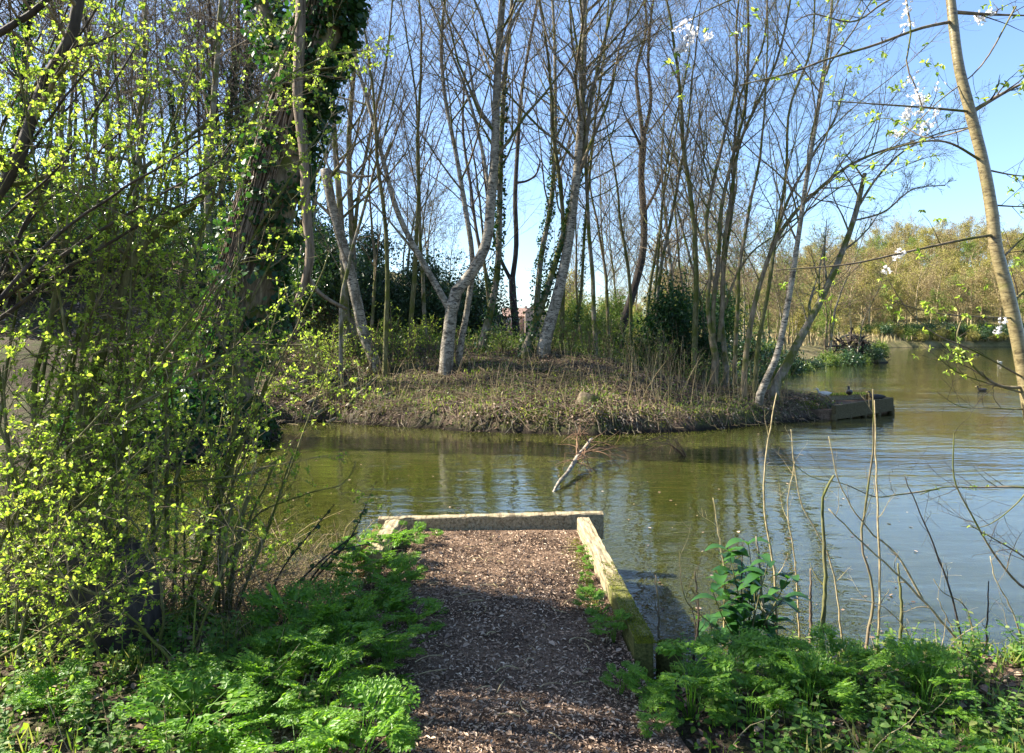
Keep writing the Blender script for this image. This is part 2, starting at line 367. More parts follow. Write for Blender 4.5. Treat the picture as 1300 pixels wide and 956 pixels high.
# ---------------------------------------------------------------- world, sun, camera
SUN = np.array([-math.cos(R_(13))*math.cos(R_(39)), math.sin(R_(13))*math.cos(R_(39)), math.sin(R_(39))])
sc = bpy.context.scene
w = D.worlds.new('World'); sc.world = w; w.use_nodes = True; nt = w.node_tree; nt.nodes.clear()
sky = nt.nodes.new('ShaderNodeTexSky'); sky.sky_type = 'NISHITA'; sky.sun_disc = False; sky.sun_elevation = R_(39)
sky.sun_rotation = math.atan2(SUN[0], SUN[1]); sky.air_density = 1.0; sky.dust_density = 1.0; sky.ozone_density = 4.5
bg = nt.nodes.new('ShaderNodeBackground'); bg.inputs[1].default_value = .080; nt.links.new(sky.outputs[0], bg.inputs[0])
ow = nt.nodes.new('ShaderNodeOutputWorld'); nt.links.new(bg.outputs[0], ow.inputs[0])
sl = D.lights.new('sun', 'SUN'); sl.energy = 5.0; sl.angle = R_(.53); sl.color = (1, .92, .78); so = D.objects.new('sun', sl); COL.objects.link(so)
from mathutils import Vector
so.rotation_euler = Vector(SUN).to_track_quat('Z', 'Y').to_euler(); so.location = (-20, 10, 30)
cd = D.cameras.new('camera'); cam = D.objects.new('camera', cd); COL.objects.link(cam); sc.camera = cam
cam.location = (0, 0, EYE); cam.rotation_euler = (R_(90), 0, 0); cd.sensor_width = 36; cd.lens = 24.01; cd.shift_y = -(478-HY)/1300; cd.clip_end = 3000; cd.clip_start = .05
sc.view_settings.view_transform = 'Standard'; sc.view_settings.look = 'None'; sc.view_settings.gamma = 1; sc.view_settings.exposure = 2.1
sc.render.engine = 'CYCLES'; cy = sc.cycles; cy.max_bounces = 7; cy.diffuse_bounces = 3; cy.glossy_bounces = 3; cy.transmission_bounces = 3; cy.transparent_max_bounces = 4
cy.use_denoising = True; cy.caustics_reflective = False; cy.caustics_refractive = False; cy.sample_clamp_indirect = 6

# ---------------------------------------------------------------- ground, water, path
def terrain():
    xs = .9*np.sinh(np.linspace(-6.6, 6.6, 560)); ys = np.concatenate([np.linspace(-50, 1.2, 14), 1.5*np.exp(np.arange(0, 350)*.0172)])
    X, Y = np.meshgrid(xs, ys); Z = H(X, Y)
    jet = (X > -1.3) & (X < .85) & (Y < 6.2) & (Y > -3); Z = np.where(jet, np.minimum(Z, .33), Z)
    n, k = X.shape; i = np.arange(n-1)[:, None]*k; j = np.arange(k-1)[None]
    mb = MB(); mb.add(np.stack([X, Y, Z], -1), np.stack([i+j, i+j+1, i+j+k+1, i+j+k], -1)); return struct(mb.build('ground', M['ground']))
terrain()
mb = MB(); mb.add([(-60, 2, 0), (400, 2, 0), (400, 200, 0), (-60, 200, 0)], [(0, 1, 2, 3)]); struct(mb.build('water', M['water']))
JE = lambda y: (-1.02, .60)
def path():
    ys = np.concatenate([np.linspace(-3, 2, 10), np.linspace(2.05, 5.86, 120)]); n = len(ys); k = 60; u = np.linspace(0, 1, k)
    X = np.zeros((n, k)); 
    for a, y in enumerate(ys):
        l, r = -1.0-max(0, 4.2-y)*.05, .60+max(0, 3.6-y)*.12; X[a] = l+(r-l)*u
    Y = np.repeat(ys[:, None], k, 1); Z = .405+.014*fbm(X, Y, 4, 11)-.03*(np.abs(u-.5)*2)**3*0+.02*sm((5.86-Y)/.5)*0
    i = np.arange(n-1)[:, None]*k; j = np.arange(k-1)[None]; mb = MB(); mb.add(np.stack([X, Y, Z], -1), np.stack([i+j, i+j+1, i+j+k+1, i+j+k], -1))
    mb.box((-.2, 4.7, -.35), (1.5, 2.3, 1.45), bev=.01)
    return struct(mb.build('path', M['path']))
path()
def chips():
    mb = MB(); n = 60000; y = 2.4+3.42*rg.uniform(0, 1, n)**1.25; x = rg.uniform(-1.12, .68, n); x = np.clip(x, -1.0, .60+np.maximum(0, 3.6-y)*.12)
    kk = rg.uniform(0, 1, n) < .62+.5*np.clip(.5+fbm(x, y, 3.1, 91)*.9, 0, 1)*.8; x, y = x[kk], y[kk]; n = len(x); z = .405+.014*fbm(x, y, 4, 11)+rg.uniform(.001, .014, n)
    a = rg.uniform(0, 6.28, n); d = np.stack([np.cos(a), np.sin(a), rg.normal(0, .28, n)], 1)
    mb.leaves(np.stack([x, y, z], 1)-d*.01, d, .006+.026*rg.uniform(0, 1, n)**3, w=.36, fold=.25, up=1.2, simple=False)
    o = mb.build('bark_chippings', M['chips'], smooth=False); tag(o, 'reddish brown bark chippings spread over the fishing platform and path', 'bark chippings', kind='stuff')
    mb = MB(); n = 70; x = rg.uniform(-.95, .58, n); y = rg.uniform(2.6, 5.6, n); a = rg.uniform(0, 6.28, n); P = []
    for i in range(n):
        L = rg.uniform(.04, .16); t = np.linspace(0, 1, 5); b = rg.normal(0, .9)
        P.append(np.stack([x[i]+L*t*np.cos(a[i]+b*t), y[i]+L*t*np.sin(a[i]+b*t), .424+.008*np.sin(t*3.1)], 1))
    mb.tubes(np.array(P), np.repeat(rg.uniform(.0015, .0035, n)[:, None], 5, 1), 5)
    tag(mb.build('fallen_twigs', M['pale']), 'small pale twigs scattered on the bark path', 'twigs', kind='stuff')
    mb = MB(); n = 160; x = rg.uniform(-.95, .6, n); y = rg.uniform(2.5, 5.7, n); d = rg.normal(0, 1, (n, 3)); d[:, 2] *= .2
    mb.leaves(np.stack([x, y, np.full(n, .425)], 1), d, rg.uniform(.025, .055, n), w=.6, fold=.3, up=1.5)
    tag(mb.build('dry_leaves', M['litter']), 'curled dry leaves lying on the bark path', 'dry leaves', kind='stuff')
chips()

# ---------------------------------------------------------------- timber edging of the platform
def beam(mb, a, b, wdt, hgt, segs=14, bev=.008, jit=.003):
    a = np.array(a, float); b = np.array(b, float); d = nrm(b-a); side = nrm(np.cross(d, (0, 0, 1))); up = np.cross(side, d)
    hw, hh = wdt/2, hgt/2
    sec = [(-hw+bev, -hh), (hw-bev, -hh), (hw, -hh+bev), (hw, 0), (hw, hh-bev), (hw-bev, hh), (hw*.3, hh+.001), (-hw*.3, hh+.001), (-hw+bev, hh), (-hw, hh-bev), (-hw, 0), (-hw, -hh+bev)]
    m = len(sec); V = []
    for i in range(segs+1):
        t = i/segs; c = a*(1-t)+b*t; s = 1 if 0 < i < segs else 1
        for (u, v) in sec: V.append(c+side*(u+rg.normal(0, jit))+up*(v+rg.normal(0, jit)))
    V.append(a); V.append(b); q = [(i*m+j, i*m+(j+1) % m, (i+1)*m+(j+1) % m, (i+1)*m+j) for i in range(segs) for j in range(m)]
    t = [((j+1) % m, j, (segs+1)*m) for j in range(m)]+[(segs*m+j, segs*m+(j+1) % m, (segs+1)*m+1) for j in range(m)]
    mb.add(V, q, t)
t = thing('fishing_platform_edging', 'weathered timber beams framing the bark covered fishing platform', 'timber edging', (0, 4.8, .3))
O = (0, 4.8, .3)
def part(name, fn, m, parent=t, origin=O, smooth=False):
    mb = MB(); fn(mb); return mb.build(name, M[m] if isinstance(m, str) else m, parent, origin, smooth)
part('front_beam', lambda mb: beam(mb, (-1.145, 5.86, .40), (.80, 6.05, .40), .10, .23, 24), 'timber')['label'] = 'long weathered beam across the water end'
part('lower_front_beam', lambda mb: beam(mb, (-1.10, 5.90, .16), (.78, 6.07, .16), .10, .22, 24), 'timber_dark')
part('side_beam', lambda mb: beam(mb, (.675, 3.50, .412), (.607, 5.80, .42), .105, .22, 26), 'timber_moss')['label'] = 'right hand beam, mossy at its near end'
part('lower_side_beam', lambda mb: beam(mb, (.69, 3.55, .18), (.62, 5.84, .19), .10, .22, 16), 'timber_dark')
part('side_beam', lambda mb: beam(mb, (-1.00, 4.9, .42), (-1.00, 5.76, .42), .12, .20, 12), 'timber')
part('plank', lambda mb: beam(mb, (-1.115, 5.1, .44), (-1.115, 5.70, .45), .075, .07, 12), 'timber_brown')
part('plank', lambda mb: beam(mb, (-1.125, 5.1, .36), (-1.12, 5.72, .365), .075, .07, 12), 'timber_brown')
part('plank', lambda mb: beam(mb, (-1.12, 5.1, .27), (-1.118, 5.70, .28), .08, .08, 12), 'timber_brown')
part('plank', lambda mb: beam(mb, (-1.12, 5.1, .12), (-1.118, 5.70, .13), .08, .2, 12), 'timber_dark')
part('post', lambda mb: beam(mb, (.765, 5.88, -.5), (.765, 5.88, .455), .10, .10, 8), 'timber_brown')
part('post', lambda mb: beam(mb, (-1.03, 5.78, -.5), (-1.03, 5.78, .30), .09, .09, 8), 'timber_brown')
def cutpost(mb):
    P = np.array([(.86, 3.72, z) for z in (-.4, -.1, .1, .25, .34, .375, .385)]); mb.tubes(P, np.array([.075, .075, .072, .072, .07, .06, .03]), 14, .05, cap=True)
o = MB(); cutpost(o); place(o, 'timber_post', M['timber_moss'], 'short round mossy post in the water beside the right beam', 'post', (.86, 3.72, 0))
def mosstuft():
    mb = MB(); n = 2600; y = 3.42+rg.uniform(0, 1, n)**1.6*1.25; s = (y-3.42)/2.38; x = .675-.068*s+rg.uniform(-.05, .05, n)
    mb.leaves(np.stack([x, y, np.full(n, .522)], 1), rg.normal(0, .5, (n, 3))+np.array([0, 0, 1.2]), rg.uniform(.006, .013, n), w=.5, fold=.2, simple=True)
    n = 900; a = rg.uniform(0, 6.28, n); r = .07*np.sqrt(rg.uniform(0, 1, n)); mb.leaves(np.stack([.86+r*np.cos(a), 3.72+r*np.sin(a), .375-.0*r], 1), rg.normal(0, .6, (n, 3))+np.array([0, 0, 1.]), rg.uniform(.008, .018, n), w=.5, simple=True)
    n = 1200; x = .54-np.abs(rg.normal(0, .05, n)); y = rg.uniform(3.9, 5.6, n); mb.leaves(np.stack([x, y, np.full(n, .418)], 1), rg.normal(0, .6, (n, 3))+np.array([0, 0, 1.]), rg.uniform(.006, .014, n), w=.5, simple=True)
    tag(mb.build('moss', M['moss']), 'yellow green moss growing on the near end of the right beam', 'moss', kind='stuff')
mosstuft()

# ---------------------------------------------------------------- trees
def tree(name, label, cat, limbs, Y=None, base=None, barkm='grey', twigm='twig', kk=26, l1=8, l2=5, l3=4, lf=None, leafm='spring', lsize=.02, group=None,
         up=.05, droop=.0, ivy=None, l1len=(.28, .5), l3len=None, sides=9, t0=.35, budn=0, seed=1, rough=.05, sunk=True, l2len=(.35, .6), tmin=.003):
    """limbs: list of dict(p=[(px,py[,dY])], r=(r0px, r1px), n=l1 children, t0=...)"""
    rn = np.random.default_rng(seed)
    if base is not None: Y = hit(*base) if Y is None else Y
    b = None; Ps = []; Rs = []; ns = []; trunkmb = MB()
    for L in limbs:
        pts = np.array([W(q[0], q[1], Y+(q[2] if len(q) > 2 else 0)) for q in L['p']]); r0, r1 = [q*Y/F/2*(.72 if barkm == 'birch' else .64) for q in L['r']]
        if b is None:
            g = gh(pts[0, 0], pts[0, 1]) if sunk else pts[0, 2]
            if sunk:
                pts = np.concatenate([[pts[0]*[1, 1, 0]+np.array([0, 0, min(g, pts[0, 2])-.25])], pts]) if pts[0, 2]-g > -.2 else pts
            b = (float(pts[0, 0]), float(pts[0, 1]), g)
        P = crv(pts, kk); tt = np.linspace(0, 1, kk)
        Rr = r0+(r1-r0)*tt
        if L.get('flare', len(Ps) == 0 and sunk): Rr = Rr*(1+.35*np.exp(-tt*16))
        Ps.append(P); Rs.append(Rr); ns.append(L.get('n', l1))
        trunkmb.tubes(P, Rr, sides, rough, cap=True)
    root = thing(name, label, cat, b, group)
    trunkmb.build('trunk', M[barkm], root, b)
    tw = MB(); A1, B1 = [], []
    for P, Rr, n, L in zip(Ps, Rs, ns, limbs):
        if n <= 0: continue
        a, c = spawn(P[None], Rr[None], n, L.get('t0', t0), .99, *L.get('len', l1len), ang=(28, 62), up=up+.04, wig=.10, k=8, rf=.5, rn=rn, rmin=.006, droop=droop); A1.append(a); B1.append(c)
        # leader continuing past the drawn end
    if A1:
        A1 = np.concatenate(A1); B1 = np.concatenate(B1)
        A2, B2 = spawn(A1, B1, l2, .15, 1., *l2len, ang=(25, 60), up=up, wig=.13, k=6, rf=.55, rmin=tmin*1.3, rn=rn, droop=droop)
        A3, B3 = spawn(A2, B2, l3, .1, 1., .35, .65, ang=(25, 60), up=up*.5, wig=.15, k=5, rf=.55, rmin=tmin, rn=rn, droop=droop*1.5)
        trl = MB(); trl.tubes(A1, B1, 5, .0); trl.tubes(A2, B2, 4); trl.build('branches', M[barkm if barkm not in ('birch',) else 'brown'], root, b)
        tw.tubes(A3, B3, 3)
        tw.build('twigs', M[twigm], root, b)
        if lf:
            p, d = pts_on(A3, lf, rn=rn); m = MB(); m.leaves(p, d*.3+rn.normal(0, .7, p.shape), rn.uniform(.5, 1.3, len(p))*lsize, w=.6, rn=rn); m.build('foliage', M[leafm], root, b)
    if ivy:
        m = MB()
        for (li, n, size, off, t0_, t1_) in ivy: ivy_on(m, Ps[li], Rs[li], n, size, off, None, t0_, t1_, rn)
        m.build('ivy', M['ivy'], root, b)
    return root, Ps, Rs

# --- main birches and others on the far bank
tree('birch_tree', 'pale birch forking low into spreading limbs, centre of the far bank', 'tree', [
    dict(p=[(566, 478), (568, 440), (572, 405), (575, 383)], r=(25, 22), n=0),
    dict(p=[(574, 392), (580, 368), (598, 348), (617, 310), (623, 255), (628, 200), (630, 130), (634, 60), (640, -40), (648, -160)], r=(21, 7), n=12),
    dict(p=[(572, 395), (555, 365), (535, 330), (505, 270), (487, 205), (470, 140), (452, 80), (430, 20), (405, -60)], r=(12, 3), n=10),
    dict(p=[(565, 385), (545, 345), (510, 300), (480, 265), (450, 240)], r=(7, 2), n=6),
    dict(p=[(622, 250), (612, 190), (590, 110), (570, 60), (545, 0), (520, -60)], r=(7, 2), n=8),
    dict(p=[(628, 165), (610, 140), (590, 60), (560, 0), (555, -60)], r=(6, 2), n=8),
    dict(p=[(634, 70), (655, 20), (690, -40), (700, -100)], r=(6, 2), n=7)], base=(568, 470), barkm='birch', l1=9, l2=7, l3=8, droop=.12, seed=3, sides=12, rough=.07, lf=1, lsize=.022)
tree('birch_tree', 'slender grey birch growing close behind the forked birch', 'tree', [
    dict(p=[(583, 455), (592, 400), (600, 340), (590, 260), (578, 190), (566, 130), (560, 60), (566, -20), (560, -120)], r=(11, 4), n=16)], base=(584, 462), barkm='birch', l2=7, l3=8, droop=.1, seed=4)
tree('birch_tree', 'leaning broken topped trunk with mossy snag beside the ivy tree', 'tree', [
    dict(p=[(478, 470), (462, 425), (450, 370), (438, 320), (424, 270), (413, 215)], r=(19, 17), n=2, t0=.6),
    dict(p=[(414, 225), (430, 218), (452, 224), (476, 223)], r=(6, 4), n=2)], base=(478, 470), barkm='birch', l2=3, l3=3, seed=5, rough=.1)
tree('deciduous_tree', 'dull grey trunk standing straight behind the leaning broken trunk', 'tree', [
    dict(p=[(440, 440), (437, 360), (432, 270), (425, 180), (420, 80), (412, -20)], r=(15, 8), n=12),
    ], Y=21, barkm='grey', l2=7, l3=7, seed=6)
tree('deciduous_tree', 'grey forked tree with two slim stems behind the snag', 'tree', [
    dict(p=[(447, 440), (449, 350), (446, 280), (443, 180), (450, 80), (455, -30)], r=(15, 6), n=12),
    dict(p=[(448, 320), (455, 250), (470, 170), (490, 80), (500, -20)], r=(8, 3), n=10)], Y=22.5, barkm='grey', l2=7, l3=7, seed=7)
tree('deciduous_tree', 'ivy wrapped trunk rising behind the forked birch on its right', 'tree', [
    dict(p=[(612, 440), (622, 400), (632, 340), (634, 280), (636, 200), (640, 110), (650, 0), (655, -100)], r=(15, 5), n=14)], base=(612, 446), barkm='grey', l2=7, l3=7, seed=8, ivy=[(0, 1400, .09, (.1, 1.0), .0, .65)])
tree('deciduous_tree', 'dark trunk forking into a narrow V between the ivied trunks', 'tree', [
    dict(p=[(656, 430), (652, 385), (650, 352)], r=(16, 14), n=0),
    dict(p=[(650, 358), (655, 320), (654, 250), (657, 190), (662, 120), (675, 40), (690, -40)], r=(11, 4), n=11),
    dict(p=[(650, 358), (636, 330), (625, 290), (617, 240), (610, 180)], r=(8, 3), n=8),
    dict(p=[(655, 232), (668, 230), (680, 222), (686, 205)], r=(5, 3), n=3)], base=(656, 436), barkm='dark', twigm='twigdark', l2=7, l3=7, seed=9)
tree('deciduous_tree', 'slim trunk leaning left with its base behind the ivied trunk', 'tree', [
    dict(p=[(645, 432), (630, 400), (618, 350), (606, 300), (598, 240), (588, 170), (590, 90)], r=(9, 4), n=12)], base=(645, 434), barkm='dark', twigm='twigdark', l2=6, l3=7, seed=10)
tree('deciduous_tree', 'tall thin trunk clad in green ivy to halfway up', 'tree', [
    dict(p=[(680, 430), (683, 370), (688, 320), (698, 270), (704, 200), (705, 120), (704, 50), (698, -50)], r=(13, 4), n=14)], base=(680, 436), barkm='grey', l2=7, l3=7, lf=1, lsize=.024, seed=11, ivy=[(0, 2200, .09, (.2, 1.7), .1, .62)])
tree('deciduous_tree', 'ivied trunk leaning right against the foot of the white birch', 'tree', [
    dict(p=[(666, 450), (680, 410), (697, 360), (712, 310), (722, 270), (740, 200), (752, 120), (770, 40), (790, -40)], r=(15, 4), n=14)], base=(668, 452), barkm='grey', l2=7, l3=7, lf=1, lsize=.024, seed=12, ivy=[(0, 1500, .08, (.1, .8), .0, .5)])
tree('birch_tree', 'tall white birch leaning right, right of the ivied trunks', 'tree', [
    dict(p=[(690, 445), (704, 390), (718, 330), (728, 260), (735, 190), (739, 120), (741, 40), (742, -60), (745, -160)], r=(20, 7), n=18),
    dict(p=[(737, 130), (725, 95), (705, 70), (690, 30), (680, -20)], r=(6, 2), n=7),
    dict(p=[(738, 170), (748, 120), (762, 90), (790, 50), (800, 0)], r=(7, 2), n=8),
    dict(p=[(739, 120), (752, 90), (790, 60), (840, 20)], r=(4, 2), n=6)], base=(690, 452), barkm='birch', l2=7, l3=8, droop=.1, lf=1, lsize=.024, seed=13, sides=12, rough=.06)
tree('deciduous_tree', 'thin greenish pole trunk right of the white birch', 'tree', [
    dict(p=[(728, 440), (738, 370), (741, 310), (748, 230), (756, 150), (768, 60), (775, -30)], r=(7, 3), n=12)], Y=21, barkm='green', l2=6, l3=7, seed=14, ivy=[(0, 300, .07, (.1, .8), .1, .4)])
tree('deciduous_tree', 'crooked dark trunk leaning right at the middle of the far bank', 'tree', [
    dict(p=[(785, 452), (792, 410), (804, 370), (816, 320), (817, 270), (814, 225), (817, 175)], r=(17, 13), n=2, t0=.5),
    dict(p=[(817, 180), (812, 140), (808, 90), (820, 40), (815, -30)], r=(9, 3), n=11),
    dict(p=[(817, 175), (826, 130), (823, 80), (826, 30), (835, -40)], r=(8, 3), n=11),
    dict(p=[(822, 170), (845, 140), (865, 110), (890, 95)], r=(4, 2), n=6)], base=(786, 456), barkm='dark', twigm='twigdark', l2=7, l3=8, lf=1, lsize=.024, seed=15, rough=.12, up=.03)
tree('deciduous_tree', 'slender pale trunk with thin limbs right of the crooked dark trunk', 'tree', [
    dict(p=[(835, 440), (832, 380), (836, 320), (842, 250), (850, 180), (870, 100), (880, 20)], r=(6, 2), n=12)], Y=21, barkm='green', l2=6, l3=7, lf=1, lsize=.024, seed=16)
# multi-stemmed clump on the point
tree('alder_tree', 'cluster of sinuous stems rising from one stool on the point', 'tree', [
    dict(p=[(906, 488), (908, 455), (903, 425)], r=(18, 13), n=0),
    dict(p=[(904, 432), (898, 390), (902, 340), (896, 295), (906, 230), (920, 170), (935, 100), (935, 30), (945, -50)], r=(9, 3), n=13),
    dict(p=[(906, 436), (906, 380), (912, 330), (915, 270), (930, 200), (945, 140), (950, 60), (948, -40)], r=(9, 4), n=13),
    dict(p=[(912, 434), (918, 380), (918, 330), (928, 250), (940, 180), (962, 130), (985, 80), (1000, 20), (1010, -60)], r=(9, 3), n=13),
    dict(p=[(920, 392), (935, 350), (955, 320), (985, 298)], r=(6, 2), n=6)], base=(906, 492), barkm='brown', l2=7, l3=8, seed=17, lf=1, lsize=.03)
tree('alder_tree', 'upright pale stem just behind the cluster on the point', 'tree', [
    dict(p=[(922, 470), (916, 400), (920, 330), (930, 260), (932, 190), (940, 120), (968, 60), (975, -20)], r=(10, 3), n=13)], Y=18.7, barkm='grey', l2=7, l3=7, lf=1, lsize=.024, seed=18)
tree('alder_tree', 'curving limbed tree arching right over the pond from the point', 'tree', [
    dict(p=[(944, 505), (946, 460), (955, 400), (968, 350), (985, 305), (1005, 275), (1040, 240), (1070, 215), (1110, 195), (1160, 180)], r=(12, 4), n=14),
    dict(p=[(980, 315), (1000, 255), (1030, 200), (1060, 150), (1075, 100)], r=(7, 2), n=10)], base=(944, 508), barkm='brown', l2=7, l3=8, seed=19, lf=1, lsize=.03)
tree('alder_tree', 'straight mossy stem leaning right next to the arching tree', 'tree', [
    dict(p=[(958, 505), (962, 440), (975, 370), (985, 300), (998, 220), (1002, 140), (1030, 60), (1035, -20)], r=(9, 3), n=13)], Y=17.7, barkm='green', l2=7, l3=7, lf=1, lsize=.024, seed=20)
tree('alder_tree', 'long straight trunk leaning right up past the arching tree', 'tree', [
    dict(p=[(963, 510), (985, 455), (1000, 385), (1012, 310), (1025, 220), (1040, 130), (1052, 50), (1060, -50)], r=(12, 4), n=16)], base=(966, 512), barkm='birch', l2=7, l3=8, lf=1, lsize=.024, seed=21)
tree('alder_tree', 'thick rough trunk leaning hard right over the small pier', 'tree', [
    dict(p=[(982, 500), (1000, 460), (1018, 425), (1040, 385), (1065, 330), (1085, 275), (1098, 220)], r=(18, 8), n=7),
    dict(p=[(1090, 262), (1110, 230), (1150, 190), (1190, 170), (1240, 160)], r=(5, 2), n=8),
    dict(p=[(1085, 280), (1120, 270), (1160, 240), (1200, 235)], r=(4, 2), n=8)], base=(984, 508), barkm='grey', l2=7, l3=8, lf=1, lsize=.024, seed=22, rough=.12, droop=.03)

# --- the great ivy clad tree
def ivy_tree():
    Y = 14.0; rn = np.random.default_rng(50)
    pts = [W(262, 560, Y), W(275, 500, Y), W(294, 430, Y), W(318, 350, Y), (W(345, 250, Y)), W(370, 160, Y), W(394, 80, Y), W(420, -10, Y), W(455, -120, Y)]
    pts[0][2] = .2; k = 60; P = crv(pts, k); Rr = np.linspace(.63, .38, k)*(1+.3*np.exp(-np.linspace(0, 9, k)))
    b = (float(P[0, 0]), Y, gh(P[0, 0], Y)); root = thing('ivy_clad_tree', 'huge old tree thickly wrapped in ivy, leaning right at left of pond', 'tree', b)
    m = MB(); m.tubes(P, Rr, 18, .08); 
    arms = [crv([W(395, 70, Y), W(420, 20, Y+.3), W(460, -60, Y+.6)], 20), crv([W(380, 130, Y), W(350, 60, Y+.5), W(320, -40, Y+1)], 20)]
    for a in arms: m.tubes(a, np.linspace(.25, .12, 20), 9, .06)
    m.build('trunk', M['brown'], root, b)
    # ropes of ivy stem climbing the lit left and front side
    st = MB(); n = 300; th = rn.uniform(math.radians(130), math.radians(290), n); i0 = rn.integers(0, 40, n); S = []; SR = []
    for i in range(n):
        a = th[i]; seg = np.linspace(i0[i], min(i0[i]+rn.integers(14, 34), k-1), 22); q = np.stack([np.interp(seg, np.arange(k), P[:, c]) for c in range(3)], 1); r = np.interp(seg, np.arange(k), Rr)
        aa = a+np.cumsum(rn.normal(0, .035, 22)); o = np.stack([np.cos(aa), np.sin(aa), 0*aa], 1); S.append(q+o*(r*rn.uniform(1.0, 1.30))[:, None]); SR.append(np.full(22, rn.uniform(.006, .025)))
    st.tubes(np.array(S), np.array(SR), 5, .1); st.build('ivy_stems', M['reddead'], root, b)
    iv = MB()
    ivy_on(iv, P, Rr, 9500, .13, (.05, .75), (math.radians(-30), .0), .12, 1, rn); ivy_on(iv, P, Rr, 1500, .11, (.2, .5), None, .0, 1, rn); ivy_on(iv, P, Rr, 4000, .12, (.2, 1.1), (math.radians(0), .03), .6, 1, rn)
    for a in arms: ivy_on(iv, a, np.full(20, .22), 1600, .12, (.2, 1.6), None, 0, 1, rn)
    # skirt of ivy hanging down the bank to the water
    n = 5200; x = rn.uniform(-7.2, -4.8, n); y = rn.uniform(10.4, 14.6, n); z = H(x, y); kp = z > -.05; x, y, z = x[kp], y[kp], z[kp]
    iv.leaves(np.stack([x, y, z+rn.uniform(.02, .35, len(x))*rn.uniform(0, 1, len(x))], 1), rn.normal(0, .6, (len(x), 3))+np.array([0, -.5, -.2]), rn.uniform(.07, .13, len(x)), w=.9, fold=.15)
    iv.build('ivy', M['ivy'], root, b)
    # torn limb hanging down the right side
    h = MB(); q = crv([W(383, -30, 13.2), W(380, 60, 13.1), W(378, 130, 13.05), W(386, 200, 13), W(389, 270, 13), W(393, 330, 13), W(388, 355, 13), W(374, 388, 13)], 40); h.tubes(q, np.interp(np.linspace(0, 1, 40), [0, .5, .85, 1], [.10, .09, .085, .06]), 10, .09, cap=True)
    q = crv([W(390, 350, 13), W(402, 368, 13.05), W(425, 385, 13.1), W(440, 392, 13.2)], 16); h.tubes(q, np.linspace(.05, .03, 16), 8, .08, cap=True)
    h.build('hanging_limb', M['reddead'], root, b)['label'] = 'bare torn limb hanging down, forked at its end'
    # twigs high up
    A1, B1 = spawn(np.array([a for a in arms]), np.full((2, 20), .1), 8, .3, 1, .5, .9, wig=.1, k=8, rf=.35, rn=rn); A2, B2 = spawn(A1, B1, 6, k=6, rn=rn); A3, B3 = spawn(A2, B2, 5, k=5, rn=rn)
    tw = MB(); tw.tubes(A1, B1, 5); tw.tubes(A2, B2, 4); tw.tubes(A3, B3, 3); tw.build('twigs', M['twig'], root, b)
ivy_tree()

# ---------------------------------------------------------------- woodland behind (prototypes copied one by one)
def wood_proto(seed, Hh=16., r=.16, l1=26, l2=6, l3=4, lean=.03, leaf=None, lsize=.12, nl=2, barkm='dark', twigm='twigdark', t0=.3, spread=(.22, .38), label='', cat='tree', name='deciduous_tree', tmin=.010, ivy=0, up=.09):
    rn = np.random.default_rng(seed); k = 22; p = [np.zeros(3)]; d = np.array([0, 0, 1.])
    for i in range(k-1): d = nrm(d+rn.normal(0, lean, 3)+np.array([0, 0, .03])); p.append(p[-1]+d*Hh/(k-1))
    P = np.array(p); P[0, 2] -= .5; Rr = np.linspace(r, r*.18, k); root = thing(name, label, cat)
    A1, B1 = spawn(P[None], Rr[None], l1, t0, 1, *spread, ang=(30, 62), up=up, wig=.09, k=7, rf=.42, rn=rn, rmin=tmin*1.4)
    A2, B2 = spawn(A1, B1, l2, .2, 1, .3, .6, up=.05, wig=.12, k=5, rf=.6, rn=rn, rmin=tmin); A3, B3 = spawn(A2, B2, l3, .1, 1, .35, .7, up=.03, wig=.15, k=4, rf=.6, rn=rn, rmin=tmin*.7)
    m = MB(); m.tubes(P, Rr, 8, .06); m.build('trunk', M[barkm], root)
    m = MB(); m.tubes(A1, B1, 4); m.tubes(A2, B2, 3); m.tubes(A3, B3, 3); m.build('twigs', M[twigm], root)
    if leaf:
        q, dd = pts_on(A3, nl, rn=rn); m = MB(); m.leaves(q, dd*.4+rn.normal(0, .7, q.shape), rn.uniform(.5, 1.2, len(q))*lsize, w=.7, simple=True, rn=rn); m.build('crown', M[leaf], root)
    if ivy: m = MB(); ivy_on(m, P, Rr, ivy, .11, (.3, 2.5), None, 0, .6, rn); m.build('ivy', M['ivy'], root)
    return root
def scatter(protos, spots, label, group, sc=(.8, 1.2), seed=0):
    rn = np.random.default_rng(seed)
    for i, (x, y) in enumerate(spots):
        p = protos[i % len(protos)]; s = rn.uniform(*sc); z = gh(x, y); rz = rn.uniform(0, 6.28)
        if i < len(protos) and not p.get('used'):
            p['used'] = 1; p.location = (x, y, z); p.rotation_euler = (0, 0, rz); p.scale = (s, s, s); p['label'] = label; p['group'] = group
        else:
            o = copy_tree(p, (x, y, z), rz, s, label, group)
            if 'used' in o: del o['used']
    for p in protos:
        if 'used' in p: del p['used']
def jitter(x0, x1, y0, y1, n, seed, ok=lambda x, y: True, mind=1.2):
    rn = np.random.default_rng(seed); out = []
    for _ in range(n*60):
        x, y = rn.uniform(x0, x1), rn.uniform(y0, y1)
        if ok(x, y) and all((x-a)**2+(y-b)**2 > mind*mind for a, b in out): out.append((x, y))
        if len(out) >= n: break
    return out
vis = lambda x, y, a=-60, b=1360: a < CX+x/y*F < b
PR = [wood_proto(101, 17, .12, barkm='grey', twigm='twig'), wood_proto(102, 15, .09, lean=.05, twigm='twig'), wood_proto(103, 18, .14, leaf='bush', lsize=.08, nl=1, twigm='twig'), wood_proto(104, 13, .10, lean=.06, barkm='grey', twigm='twig'), wood_proto(105, 16, .11, ivy=2500)]
